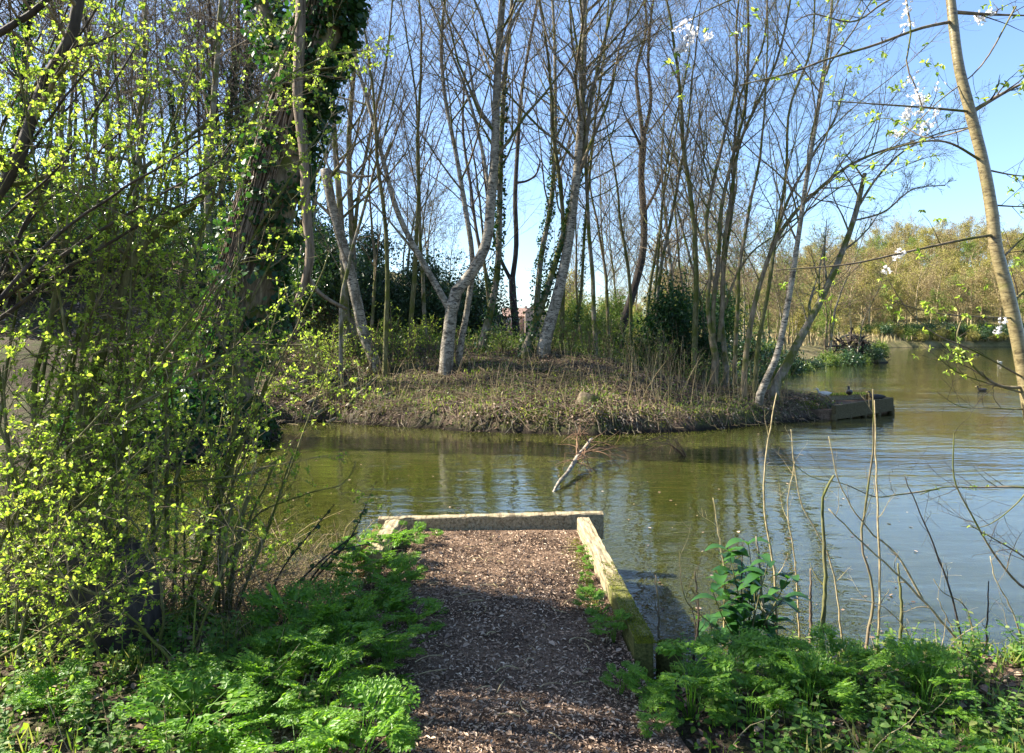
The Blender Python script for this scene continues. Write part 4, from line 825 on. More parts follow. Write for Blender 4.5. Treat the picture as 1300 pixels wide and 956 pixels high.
# ---------------------------------------------------------------- fallen branch in the water
def waterbranch():
    rn = np.random.default_rng(60); P = crv([(.50, 9.0, -.06), (.62, 9.35, .05), (.80, 9.9, .10), (.98, 10.6, .16), (1.25, 11.4, .27), (1.36, 11.7, .33)], 20); Rr = np.interp(np.linspace(0, 1, 20), [0, .2, .6, 1], [.008, .030, .036, .028])
    b = (.62, 9.4, 0); root = thing('fallen_branch', 'broken pale branch with reddish twigs sticking out of the pond', 'branch', b); m = MB(); m.tubes(P, Rr, 9, .12, cap=True); m.build('limb', M['birch'], root, b)
    S = []
    for px, py, Y in [(737, 540, 11.6), (745, 552, 11.6), (712, 562, 10.6), (726, 557, 11), (793, 585, 11.2), (790, 597, 10.8), (762, 600, 10.6), (735, 600, 10.4), (805, 575, 11.7), (780, 560, 11.8), (772, 545, 11.8), (716, 575, 10.2), (752, 605, 10.5), (786, 572, 11.4), (705, 590, 9.9)]:
        e = W(px, py, Y); e[2] = max(e[2], -.05); st = P[rn.integers(11, 19)]; S.append(crv([st, (st+e)/2+np.array([0, 0, .09])+rn.normal(0, .06, 3), e], 9))
    S = np.array(S); R0 = np.repeat(np.linspace(.012, .004, 9)[None], len(S), 0); A, B = spawn(S, R0, 5, .3, 1, .25, .55, wig=.14, rn=rn)
    for i in range(len(S)):
        m = MB(); m.tubes(S[i:i+1], R0[i:i+1], 5); m.tubes(A[5*i:5*i+5], B[5*i:5*i+5], 4); m.build('twig', M['redtwig'], root, b)
    b = (2.6, 11.9, 0); root = thing('fallen_branch', 'tangle of reddish twigs just above the water right of the pale branch', 'branch', b); S = []
    for i in range(9): a = rn.uniform(2.2, 4.2); e = np.array([3.05-rn.uniform(.2, 1.1), 11.9+rn.normal(0, .35), rn.uniform(.0, .25)]); S.append(crv([np.array([3.1, 12.0, -.08]), (np.array([3.05, 12, .2])+e)/2+rn.normal(0, .06, 3)+[0, 0, .1], e], 9))
    S = np.array(S); R0 = np.repeat(np.linspace(.009, .003, 9)[None], len(S), 0); A, B = spawn(S, R0, 5, .3, 1, .3, .6, wig=.16, rn=rn)
    for i in range(len(S)):
        m = MB(); m.tubes(S[i:i+1], R0[i:i+1], 5); m.tubes(A[5*i:5*i+5], B[5*i:5*i+5], 4); m.build('twig', M['redtwig'], root, b)
waterbranch()

# ---------------------------------------------------------------- leafy shrubs in the left foreground
def fg_shrub(label, Yd, limbs, extra, seed, l1=9, l2=5, nl=4, lsize=.0205, barkm='green', name='leafy_shrub', lmax=(.14, .34), keep=.55, l1L=None, Wd=1.0):
    """limbs: (points px, radius px pair, depth, children)"""
    rn = np.random.default_rng(seed); b0 = None; m = MB(); Ps = []; Rs = []; ns = []
    for (p, r, Y, n) in limbs+extra:
        pts = np.array([W(q[0], q[1], Y+(q[2] if len(q) > 2 else 0)) for q in p]); P = crv(pts, 24); P[1:-1] += np.cumsum(rn.normal(0, .004, (22, 3)), 0)*.6
        Rr = np.linspace(r[0], r[1], 24)*Y/F/2; m.tubes(P, Rr, 8, .06, cap=True); Ps.append(P); Rs.append(Rr); ns.append(n)
        if b0 is None: b0 = (float(P[0, 0]), float(P[0, 1]), max(0., gh(P[0, 0], P[0, 1])))
    root = thing(name, label, 'shrub', b0); m.build('stems', M[barkm], root, b0); A = []; B = []
    for P, Rr, n in zip(Ps, Rs, ns):
        if n: a, c = spawn(P[None], Rr[None], n, .15, 1, .5, 1.1, ang=(35, 75), up=.04, wig=.12, k=8, rf=.5, rn=rn, rmin=.0022, L=.55*Wd); A.append(a); B.append(c)
    A = np.concatenate(A); B = np.concatenate(B); A2, B2 = spawn(A, B, l2, .1, 1, .3, .65, ang=(30, 75), up=.05, wig=.15, k=5, rf=.6, rn=rn, rmin=.0018)
    m = MB(); m.tubes(A, B, 5); m.tubes(A2, B2, 4); m.build('twigs', M['brown'], root, b0)
    q = np.concatenate([pts_on(A2, nl, .2, rn)[0], pts_on(A, 2, .2, rn)[0], A2[:, -1]]); q = q[rn.uniform(0, 1, len(q)) < keep]
    # each node opens a little burst of leaves
    c = 5; C = np.repeat(q, c, 0); dd = rn.normal(0, .8, C.shape)+np.array([0, 0, .35]); m = MB(); m.leaves(C+nrm(dd)*.004, dd, np.where(rn.uniform(0, 1, len(C)) < .10, 1.35, rn.uniform(.4, 1.15, len(C)))*lsize, w=.72, fold=.3, up=.3, rn=rn); m.build('foliage', M['spring'], root, b0)
    return root
rnx = np.random.default_rng(77)
def arcs(n, x0, x1, yb, tx, ty, Y, seed, r=(6, 2), nn=9):
    rn = np.random.default_rng(seed); out = []
    for i in range(n):
        a = rn.uniform(x0, x1); e = (rn.uniform(*tx), rn.uniform(*ty)); Yy = Y+rn.uniform(-.4, .3); out.append(([(a, yb), (a*.65+e[0]*.35+rn.normal(0, 14), yb*.55+e[1]*.45), (e[0], e[1], rn.uniform(-.4, .2))], (r[0]*rn.uniform(.6, 1.2), r[1]), Yy, nn))
    return out
fg_shrub('big mossy stemmed shrub in fresh yellow green leaf at far left', 4.1, [
    ([(92, 800), (100, 620), (103, 480), (107, 430), (116, 380), (135, 300), (152, 240)], (13, 5), 4.0, 11),
    ([(70, 810), (98, 680), (112, 560), (119, 475), (130, 443), (150, 385), (185, 310), (239, 271), (276, 230), (299, 200)], (13, 9), 4.1, 10),
    ([(45, 800), (45, 570), (47, 464), (60, 425), (68, 380), (78, 300), (70, 220)], (11, 4), 4.0, 11),
    ([(110, 800), (117, 580), (134, 527), (146, 490), (155, 450), (152, 363), (161, 322), (170, 258), (184, 212), (230, 180)], (10, 5), 4.3, 10),
    ([(94, 600), (125, 564), (167, 518), (220, 485), (300, 440)], (7, 3), 3.8, 8),
    ([(230, 180), (276, 147), (322, 129), (385, 95), (430, 85)], (4, 2), 4.3, 9),
    ([(184, 212), (150, 200), (83, 188), (-20, 192)], (4, 4), 4.3, 7),
    ([(230, 180), (270, 165), (330, 120), (400, 75), (470, 62)], (3, 1.5), 4.3, 8)],
    arcs(15, -30, 160, 800, (-40, 300), (-30, 430), 4.1, 71, nn=10)+arcs(7, -60, 120, 800, (-40, 200), (330, 640), 3.8, 72, nn=9)+arcs(12, 60, 240, 700, (120, 430), (-60, 330), 4.4, 172, nn=10), 70)
fg_shrub('thick dark limbs crossing the top left corner, dotted with leaves', 3.6, [
    ([(-120, 420), (-20, 270), (22, 200), (42, 140), (58, 95), (84, 55), (98, 0), (108, -60)], (17, 13), 3.5, 9),
    ([(-60, 70), (0, 42), (40, 15), (75, -20)], (10, 7), 3.3, 5),
    ([(60, 95), (95, 60), (130, 50), (170, 30)], (4, 1.5), 3.5, 8)], arcs(12, -120, -20, 420, (0, 300), (-60, 260), 3.7, 74, nn=10), 73, barkm='dark')
fg_shrub('shrub of slim upright stems standing in front of the ivy tree', 4.6, [
    ([(222, 829), (232, 790), (261, 706), (266, 651), (285, 606), (294, 567), (302, 525), (307, 477), (300, 465), (284, 438), (292, 390), (300, 330)], (9, 4), 4.7, 11),
    ([(222, 829), (262, 700), (280, 630), (305, 559), (317, 534), (344, 463), (353, 444)], (7, 4), 4.7, 6),
    ([(295, 797), (311, 750), (345, 664), (371, 580)], (4, 2.5), 4.5, 2), ([(292, 776), (300, 711), (316, 672), (350, 588)], (5, 2), 4.5, 3),
    ([(285, 800), (303, 698), (316, 630)], (6, 5), 4.5, 3), ([(266, 815), (279, 727), (292, 638)], (5, 4), 4.4, 4),
    ([(100, 650), (180, 625), (232, 610), (285, 604), (342, 590), (365, 576)], (3.5, 2.5), 4.2, 5),
    ([(285, 720), (330, 650), (390, 625), (434, 611), (452, 585)], (3, 1.2), 4.6, 2),
    ([(250, 470), (300, 440), (360, 437), (400, 436)], (2.5, 1.2), 4.8, 6), ([(220, 640), (170, 560), (190, 470), (230, 400)], (6, 3), 4.8, 9)],
    arcs(10, 180, 300, 820, (170, 420), (250, 560), 4.9, 76, (5, 1.5), 8), 75)
# bottom-right facing stretch of leaves low at left
fg_shrub('low leafy stems bending over the dark stump at bottom left', 3.6, [([(20, 860), (40, 760), (90, 690), (150, 650)], (5, 2), 3.5, 9), ([(110, 860), (118, 790), (130, 730), (160, 670)], (5, 3), 3.5, 8), ([(200, 840), (205, 770), (190, 700), (150, 640)], (4, 2), 3.7, 9), ([(0, 880), (80, 800), (115, 780)], (3, 1.5), 3.2, 5)], arcs(7, -20, 240, 840, (-30, 330), (560, 720), 3.6, 79, (4, 1.5), 9), 78)

# dead bramble thicket below the slim shrub
def thicket():
    rn = np.random.default_rng(90); S = []
    for i in range(660):
        y = rn.uniform(4.4, 5.6); px = rn.uniform(170, 480); x = (px-CX)/F*y; g = max(gh(x, y), -.02); L = rn.uniform(.3, 1.0); a = rn.normal(.8, .7); c = np.array([x, y, g-.02]); e = c+np.array([math.cos(a)*L*rn.choice([-1, 1, 1]), rn.normal(0, .25), abs(math.sin(a))*L*.75]); S.append(crv([c, (c+e)/2+np.array([rn.normal(0, .08), rn.normal(0, .08), rn.uniform(0, .22)]), e], 8))
    S = np.array(S); R0 = rn.uniform(.0018, .0045, len(S))[:, None]*np.linspace(1, .5, 8); A, B = spawn(S, R0, 3, .2, 1, .2, .5, wig=.2, rn=rn, rmin=.0012); m = MB(); m.tubes(S[:330], R0[:330], 4); m.tubes(A[990:], B[990:], 3); tag(m.build('lit_tone_brambles', M['pale']), 'bramble stems coloured pale as if sunlit, tangled left of the platform', 'brambles', kind='stuff')  # pale colour stands in for sunlight on half the bramble stems
    m = MB(); m.tubes(S[330:], R0[330:], 4); m.tubes(A[:990], B[:990], 3)
    tag(m.build('dead_brambles', M['reddead']), 'tangle of dead brown bramble stems at the water edge left of the platform', 'brambles', kind='stuff')
    for j, (pts, r) in enumerate([([(337, 800), (363, 758), (403, 716), (455, 675)], 4), ([(355, 810), (385, 750), (430, 700), (470, 690)], 3.5), ([(330, 790), (360, 720), (400, 670), (425, 640)], 3), ([(350, 800), (400, 735), (440, 690), (478, 610)], 2.5)]):
        P = crv([W(a, b, 4.6) for a, b in pts], 16); g = (float(P[0, 0]), float(P[0, 1]), 0.1); P[0, 2] = min(P[0, 2], .15); root = thing('bramble_stem', 'dark arching bramble stem with a few leaves left of the platform', 'bramble', g, 'arching bramble stems left of the platform'); m = MB(); m.tubes(P, np.linspace(r, r*.4, 16)*4.6/F/2, 6); m.build('stem', M['twigdark'], root, g)
        p = pts_on(P[None], 16, .45, rn)[0]; m = MB(); m.leaves(p, rn.normal(0, .7, p.shape), rn.uniform(.02, .045, len(p)), w=.7, fold=.3); m.build('foliage', M['ivy'], root, g)
thicket()
# dark old stump bottom left
def stump():
    c = np.array([W(120, 800, 3.9)[0], 3.95, .25]); b = tuple(c); m = MB(); P = np.array([c+[0, 0, -.3], c+[0, 0, 0], c+[.02, 0, .15], c+[.03, 0, .35], c+[.0, 0, .52], c+[0, 0, .6]]); P = crv(P, 16); m.tubes(P, np.interp(np.linspace(0, 1, 16), [0, .3, .8, 1], [.42, .33, .27, .2]), 20, .10, cap=True)
    place(m, 'tree_stump', M['dark'], 'broad dark stump in deep shade at bottom left under the shrub', 'stump', b)
    for px, lab in ((62, 'stout mossy stub just left of the dark stump'), (25, 'mossy stub at the left edge beside the dark stump')):
        c = W(px, 790, 4.0); m = MB(); m.tubes(crv([c*[1, 1, 0]+[0, 0, .1], c+[.02, 0, .1], c+[-.03, 0, .45]], 10), np.linspace(.09, .07, 10), 10, .1, cap=True); place(m, 'tree_stump', M['brown'], lab, 'stump', tuple(c))
stump()

# ---------------------------------------------------------------- cow parsley
def frond(mb, stem, base, d, L, rn, up=.6):
    """one feathery leaf: stalk, side ribs and small toothed leaflets"""
    d = nrm(d); P = [base]; v = d.copy(); k = 9
    for i in range(k-1): v = nrm(v+np.array([0, 0, -.07])); P.append(P[-1]+v*L/(k-1))
    P = np.array(P); stem.tubes(P, np.linspace(.0022, .0008, k), 3); s = nrm(np.cross(d, (0, 0, 1))); C = []; Dd = []; Sz = []
    for i in range(3, k):
        t = (i-3)/(k-4); ll = L*.42*(1-t)**.8+.012; T = nrm(P[i]-P[i-1])
        for sg in (-1, 1):
            q = nrm(s*sg+T*.65+rn.normal(0, .08, 3)); nn = 6
            for j in range(nn):
                u = (j+1)/nn; c = P[i]+q*ll*u; w = ll*.30*(1-.55*u)
                C.append(c); Dd.append(nrm(q+s*0)); Sz.append(w*1.3)
                q2 = np.cross(nrm(np.cross(q, T)+1e-6), q)
                for sg2 in (-1, 1): C.append(c); Dd.append(nrm(q*.7+q2*sg2)); Sz.append(w*1.35)
    C = np.array(C); Dd = np.array(Dd); Sz = np.array(Sz); mb.leaves(C+rn.normal(0, .0015, C.shape), Dd+rn.normal(0, .12, Dd.shape)+np.array([0, 0, -.1]), Sz, w=.55, fold=.2, up=2.2, rn=rn)
def parsley_proto(seed, n=14, L=.20):
    rn = np.random.default_rng(seed); root = thing('cow_parsley', '', 'plant'); mb = MB(); st = MB()
    for i in range(n):
        a = i*2.4+rn.normal(0, .3); tl = rn.uniform(.35, 1.1); h = rn.uniform(.05, .24); d = np.array([math.cos(a)*tl, math.sin(a)*tl, rn.uniform(.25, .8)]); p0 = np.array([0, 0, -.04]); p1 = np.array([math.cos(a)*.05*tl, math.sin(a)*.05*tl, h]); st.tubes(crv([p0, (p0+p1)/2+rn.normal(0, .01, 3), p1], 5), np.full(5, .0026), 4); frond(mb, st, p1, d, L*rn.uniform(.65, 1.1), rn)
    st.build('stalks', M['parsley'], root); mb.build('foliage', M['parsley'], root); return root
PP = [parsley_proto(601), parsley_proto(602, 15), parsley_proto(603, 12, .24), parsley_proto(604, 10, .17)]
spots = []
rn = np.random.default_rng(61)
for _ in range(900):
    y = rn.uniform(2.5, 5.55); x = rn.uniform(-3.4, -.55)
    edge = np.interp(y, [2.5, 3.2, 3.6, 4.2, 4.8, 5.5], [-.42, -.52, -.46, -.56, -.74, -.84]); left = np.interp(y, [2.5, 3.0, 3.3, 3.7, 4.2, 4.6, 5.0, 5.6], [-3.4, -2.9, -1.6, -1.35, -1.25, -1.2, -1.15, -1.05])
    md = .22 if (x > -1.35) else .5
    if left < x < edge and all((x-a)**2+(y-b)**2 > md**2 for a, b in spots): spots.append((x, y))
def scat2(spots, label, group, seed, sc=(.75, 1.2), zf=None):
    rn = np.random.default_rng(seed)
    for i, (x, y) in enumerate(spots):
        z = max(gh(x, y), .02) if zf is None else zf(x, y); p = PP[i % 4]
        if y > 4.3 and x > -1.2: z = .40
        o = copy_tree(p, (x, y, z), rn.uniform(0, 6.28), rn.uniform(*sc)*(.7 if y > 4.3 and x > -1.2 else 1.), label, group); o.rotation_euler = (rn.normal(0, .12), rn.normal(0, .12), o.rotation_euler[2])
lf = [s for s in spots if s[0] > -1.75]; lf2 = [s for s in spots if s[0] <= -1.75]
scat2(lf, 'feathery green cow parsley edging the left side of the bark path', 'cow parsley beside the left edge of the path', 1)
scat2(lf2, 'feathery cow parsley in shade below the left shrub', 'cow parsley under the left shrub', 2, (.45, .8))
sp = []
for _ in range(700):
    y = rn.uniform(2.5, 4.0); x = rn.uniform(.62, 3.2); 
    dn = 1 if (y < 2.95 or (1.0 < x < 1.95 and y < 3.45) or (y < 3.1 and x < 2.2)) else 0
    if dn and x > .66+max(0, 3.5-y)*.1 and all((x-a)**2+(y-b)**2 > (.19 if y > 3.05 else .5)**2 for a, b in sp): sp.append((x, y))
scat2(sp, 'bright cow parsley clump at the near bank right of the platform', 'cow parsley on the near bank right of the path', 3, (.7, 1.05))
sm_ = [(.47, 4.35), (.50, 4.6), (.46, 4.15), (.52, 3.95), (.55, 3.7), (-.80, 5.55), (-.62, 5.62), (.58, 3.3), (.50, 3.15)]
sm_ += [(.56, 4.9), (.55, 5.15), (-.86, 5.35), (-.9, 4.95), (-.80, 4.6), (-.72, 4.25), (-.66, 3.9), (.60, 3.05), (.62, 2.85), (-.62, 3.4)]
scat2(sm_, 'small seedling leaves growing at the edge of the bark chippings', 'small seedlings at the edge of the bark', 4, (.28, .5), lambda x, y: .41)
def nettle_proto(seed):
    rn = np.random.default_rng(seed); root = thing('nettle', '', 'plant'); st = MB(); lf = MB()
    for i in range(7):
        a = rn.uniform(0, 6.28); h = rn.uniform(.12, .30); c = np.array([math.cos(a)*.06, math.sin(a)*.06, -.03]); P = crv([c, c+[0, 0, h*.6], c+np.array([rn.normal(0, .03), rn.normal(0, .03), h])], 8); st.tubes(P, np.linspace(.003, .0015, 8), 4)
        for j in range(2, 8):
            b = j*1.57+a
            for sg in (0, math.pi): d = np.array([math.cos(b+sg), math.sin(b+sg), rn.uniform(-.25, .35)]); lf.leaves(P[j][None], d[None], [rn.uniform(.03, .06)*(1.25-j*.09)], w=.62, fold=.18, up=2, rn=rn)
    st.build('stalks', M['parsley'], root); lf.build('foliage', M['nettle'], root); return root
M['nettle'] = leaf('nettle_leaf', [(.05, .12, .02), (.08, .17, .03), (.12, .20, .045), (.17, .20, .06)], (1.7, 1.9, .8), rough=.6, tf=.35)
NP = [nettle_proto(651), nettle_proto(652), nettle_proto(653)]; rn = np.random.default_rng(66); ns = []
for _ in range(2500):
    y = rn.uniform(2.45, 4.6); x = rn.uniform(-3.3, 3.3)
    if gh(x, y) > .12 and (x < -.75 or x > .85) and not (-1.3 < x < -.5 and y > 3.2) and all((x-a)**2+(y-b)**2 > .2**2 for a, b in ns): ns.append((x, y))
    if len(ns) > 110: break
for i, (x, y) in enumerate(ns):
    l = x < 0; copy_tree(NP[i % 3], (x, y, gh(x, y)), rn.uniform(0, 6.28), rn.uniform(.5, 1.05), 'young nettle growing on the near bank %s of the path' % ('left' if l else 'right'), 'young nettles on the near bank %s of the path' % ('left' if l else 'right'))
for p in NP:
    for c in list(p.children): D.objects.remove(c)
    D.objects.remove(p)
mb = MB(); n = 240; x = rg.uniform(-3.2, 3.1, n); y = rg.uniform(2.6, 4.4, n); k = (H(x, y) > .08) & ((x < -.8) | (x > .85)); x, y = x[k], y[k]; n = len(x); L = rg.uniform(.08, .4, n)[:, None]; a = rg.uniform(0, 6.28, n)[:, None]; e = rg.uniform(.0, 1.2, n)[:, None]; t = np.linspace(0, 1, 6)
mb.tubes(np.stack([x[:, None]+L*t*np.cos(a)*np.cos(e), y[:, None]+L*t*np.sin(a)*np.cos(e), H(x, y)[:, None]+.02+L*t*np.sin(e)+.02*np.sin(t*6+a)], -1), np.full((n, 6), .0025)*np.linspace(1, .5, 6), 4); tag(mb.build('dead_stems', M['pale']), 'pale dead stems lying and standing on the near bank', 'dead stems', kind='stuff')
mb = MB(); n = 420; y = 4.4+rg.uniform(0, 1, n)**1.5*11; x = rg.uniform(-.75, .75, n)*y*.8; k = (sdist(x, y) < -.05) & ~((np.abs(x+.15) < 1.1) & (y < 6.2)); x, y = x[k], y[k]
mb.leaves(np.stack([x, y, np.full(len(x), .006)], 1), rg.normal(0, 1, (len(x), 3))*[1, 1, .06], rg.uniform(.015, .05, len(x)), w=.6, fold=.1, up=4); tag(mb.build('floating_leaves', M['litter']), 'scattered dead leaves floating on the pond', 'floating leaves', kind='stuff')
for p in PP:
    for c in list(p.children): D.objects.remove(c)
    D.objects.remove(p)
# low litter + leaves under them
mb = MB(); n = 7000; x = rg.uniform(-3.6, 3.6, n); y = rg.uniform(2.2, 5, n); k = (H(x, y) > .02) & ((x < -.75) | (x > .75)); x, y = x[k], y[k]; d = rg.normal(0, 1, (len(x), 3)); d[:, 2] *= .3
mb.leaves(np.stack([x, y, H(x, y)+.01], 1), d, rg.uniform(.02, .06, len(x)), w=.6, fold=.3, up=1); tag(mb.build('bank_litter', M['litter']), 'dry leaves under the plants of the near bank', 'leaf litter', kind='stuff')
mb = MB(); n = 9000; x = rg.uniform(-3.6, 3.6, n); y = rg.uniform(2.2, 4.6, n); k = (H(x, y) > .08) & ((x < -.6) | (x > .72)); x, y = x[k], y[k]
mb.leaves(np.stack([x, y, H(x, y)+rg.uniform(0, .07, len(x))], 1), rg.normal(0, .7, (len(x), 3))+[0, 0, .3], rg.uniform(.015, .04, len(x)), w=.7, fold=.2); tag(mb.build('near_ground_cover', M['parsley']), 'tiny green leaves covering the near bank', 'ground cover', kind='stuff')
mb = MB(); n = 5200; c = rg.integers(0, 260, n); cx = rg.uniform(-3.3, 3.2, 260); cy = rg.uniform(2.4, 4.9, 260); x = cx[c]+rg.normal(0, .035, n); y = cy[c]+rg.normal(0, .035, n); k = (H(x, y) > .05) & ((x < -.62) | (x > .75)); x, y = x[k], y[k]
mb.leaves(np.stack([x, y, H(x, y)-.01], 1), rg.normal(0, .32, (len(x), 3))+[0, 0, 1], rg.uniform(.05, .17, len(x)), w=.05, fold=.04, simple=True); tag(mb.build('grass', M['grass']), 'tufts of thin grass on the near bank', 'grass', kind='stuff')
mb = MB(); S = []
for px, py, Y, h, l in [(245, 850, 3.5, .42, .02), (100, 860, 3.4, .3, -.18), (600, 0, 0, 0, 0)][:2]:
    c = W(px, py, Y); P = crv([c, c+np.array([l*.4, 0, h*.6]), c+np.array([l, 0, h])], 8); mb.tubes(P, np.linspace(.008, .003, 8), 6)
    place(mb, 'green_shoot', M['grass'], 'single bright green shoot standing in the parsley at %s' % ('bottom left corner' if px < 200 else 'the foot of the slim shrub'), 'shoot', tuple(c)); mb = MB()

# ---------------------------------------------------------------- broad leaved evergreen seedling
def laurel():
    rn = np.random.default_rng(65); c = np.array([W(950, 800, 4.15)[0], 4.15, .12]); b = tuple(c); root = thing('laurel_shrub', 'small laurel with big glossy dark leaves above the right hand parsley', 'shrub', b); m = MB(); lf = MB()
    ends = [(905, 752), (925, 700), (950, 690), (975, 715), (995, 760), (930, 770), (960, 745), (985, 790), (900, 790), (945, 720), (1000, 735), (915, 730)]
    for (px, py) in ends:
        e = W(px, py, 4.15+rn.normal(0, .12)); P = crv([c, c*.4+e*.6+np.array([0, 0, -.02])+rn.normal(0, .02, 3), e], 9); m.tubes(P, np.linspace(.005, .0025, 9), 5)
        for t in (2, 3, 4, 5, 6, 6, 7, 7, 8, 8, 8):
            a = rn.uniform(0, 6.28); d = np.array([math.cos(a), math.sin(a)*.9, rn.uniform(-.15, .45)]); q = P[t]; L = rn.uniform(.10, .165)
            # curved leaf strip: 2 x 5 faces
            d = nrm(d); s_ = nrm(np.cross(d, (0, 0, 1))); V = []
            for j in range(6):
                u = j/5; wv = L*.26*math.sin(math.pi*min(.97, u*.9+.07))**.8; cc = q+d*L*u+np.array([0, 0, .35*L*u-.62*L*u*u]); V += [cc-s_*wv+[0, 0, wv*.35], cc, cc+s_*wv+[0, 0, wv*.35]]
            lf.add(V, [(j*3+i, j*3+i+1, j*3+i+4, j*3+i+3) for j in range(5) for i in range(2)])
    m.build('stems', M['green'], root, b); lf.build('foliage', M['laurel'], root, b)
laurel()

# ---------------------------------------------------------------- bare saplings on the right
def stem(pts, r, Y, mt, lab, seed, n=4, group=None, leafs=0, tl=.25, name='bare_sapling'):
    rn = np.random.default_rng(seed); P = np.array([W(q[0], q[1], Y+(q[2] if len(q) > 2 else 0)) for q in pts]); low = P[np.argmin(P[:, 2])]
    P = crv(P, 22); P[1:-1] += rn.normal(0, .0022, (20, 3)); b = (float(low[0]), float(low[1]), float(low[2])); root = thing(name, lab, 'sapling', b, group); m = MB(); Rr = np.linspace(r, r*.4, 22)*Y/F/2; m.tubes(P, Rr, 7, .08, cap=True); m.build('stem', M[mt], root, b)
    A, B = spawn(P[None], Rr[None], n, .2, 1, .4, 1.1, ang=(20, 55), up=.08, wig=.12, k=7, rf=.55, rmin=.0011, rn=rn, L=tl); A2, B2 = spawn(A, B, 2, .3, 1, .3, .6, wig=.15, k=4, rn=rn, rmin=.0009); m = MB(); 
    for i in range(n):
        m = MB(); m.tubes(A[i:i+1], B[i:i+1], 4); m.tubes(A2[2*i:2*i+2], B2[2*i:2*i+2], 4); m.build('twig', M[mt], root, b)
    if leafs: p = pts_on(P[None], leafs, .3, rn)[0]; p = np.repeat(p, 4, 0); m = MB(); m.leaves(p, rn.normal(0, .7, p.shape), rn.uniform(.012, .03, len(p)), w=.6, fold=.3); m.build('foliage', M['spring'], root, b)
SAP = [
 ([(986, 815), (983, 725), (971, 651), (972, 582), (986, 499)], 3.6, 4.3, 'pale', 'tall pale stem, wavy at its tip, growing behind the laurel', 3, 0),
 ([(1098, 830), (1108, 748), (1094, 688), (1101, 630), (1108, 568), (1108, 494)], 4.0, 4.3, 'brown', 'tall dark stem kinked low down, tip level with the small pier', 2, 0),
 ([(1112, 862), (1117, 725), (1115, 660), (1112, 582), (1110, 508)], 3.6, 4.15, 'pale', 'tall straight pale stem right beside the kinked dark stem', 4, 0),
 ([(1041, 830), (1048, 734), (1046, 688), (1048, 623), (1059, 603)], 6.5, 4.3, 'green', 'thickest mossy green stem with a hooked broken top', 2, 0),
 ([(919, 820), (919, 725), (914, 688), (905, 632)], 3, 4.3, 'pale', 'pale stem at the left side of the laurel', 3, 0),
 ([(947, 815), (942, 752), (944, 683)], 2.5, 4.2, 'twigdark', 'short dark stem through the middle of the laurel', 2, 0),
 ([(985, 825), (970, 780), (965, 720), (960, 681)], 5, 4.1, 'grey', 'grey slanting stem in front of the laurel', 1, 0),
 ([(1029, 815), (1029, 722)], 5, 4.3, 'reddead', 'short rusty cut stub between laurel and green stem', 0, 0),
 ([(1142, 845), (1144, 780), (1140, 715)], 5.5, 4.3, 'green', 'short dark green stub standing right of the pale stem', 1, 0),
 ([(1225, 862), (1218, 798), (1204, 743), (1172, 660), (1149, 605)], 3.2, 4.15, 'twigdark', 'thin dark stem leaning left across the open water', 6, 0),
 ([(1255, 866), (1200, 793), (1135, 725), (1094, 688), (1052, 646)], 4.2, 4.05, 'pale', 'long straw coloured rod slanting down to the right', 4, 0),
 ([(1172, 762), (1135, 701), (1108, 678), (1066, 614), (1052, 554)], 3, 4.3, 'pale', 'pale curved whip crossing behind the two tall stems', 4, 0),
 ([(878, 853), (887, 780), (882, 725)], 4, 4.15, 'twigdark', 'dark twiggy stem between the mossy post and the laurel', 7, 0),
 ([(837, 810), (836, 768), (832, 730)], 3.4, 3.9, 'brown', 'small brown stem growing beside the mossy post', 5, 0),
 ([(1250, 850), (1253, 798), (1255, 738)], 3, 4.15, 'twigdark', 'short dark twig standing near the drifting log', 2, 0),
 ([(1310, 850), (1278, 761), (1262, 730), (1257, 706)], 2.6, 4.2, 'pale', 'pale whip bending up at the right edge of the water', 4, 0),
 ([(1071, 830), (1050, 700), (1018, 640), (1004, 545)], 2.6, 4.5, 'pale', 'slender pale whip left of the thick green stem', 4, 0),
 ([(1015, 815), (1010, 720), (1000, 640), (1010, 580)], 2.4, 4.5, 'pale', 'thin whip rising just left of the rusty stub', 5, 0),
 ([(1170, 862), (1150, 800), (1120, 770), (1080, 760)], 2.2, 4.1, 'pale', 'low bent straw stem over the parsley', 3, 0),
 ([(1236, 858), (1205, 790), (1190, 760)], 2.4, 4.1, 'pale', 'small pale stick leaning left near the straw coloured rod', 3, 0),
 ([(1232, 866), (1235, 800), (1225, 770), (1190, 745), (1185, 735)], 2.4, 4.2, 'pale', 'hooked pale twig by the drifting log', 3, 0),
 ([(900, 850), (905, 800), (870, 760), (862, 700)], 2.0, 4.2, 'brown', 'fine brown whip left of the laurel', 4, 0)]
for i, (p, r, Y, mt, lab, n, lv) in enumerate(SAP): stem(p, r, Y, mt, lab, 700+i, n, leafs=lv)
m = MB(); P = crv([W(1125, 853, 4.2), W(1160, 846, 4.22), W(1185, 836, 4.3), W(1212, 822, 4.35)], 16); m.tubes(P, np.linspace(.018, .012, 16), 8, .12, cap=True); place(m, 'drifting_log', M['reddead'], 'short brown log lying at the water edge bottom right', 'log', tuple(P[0]))

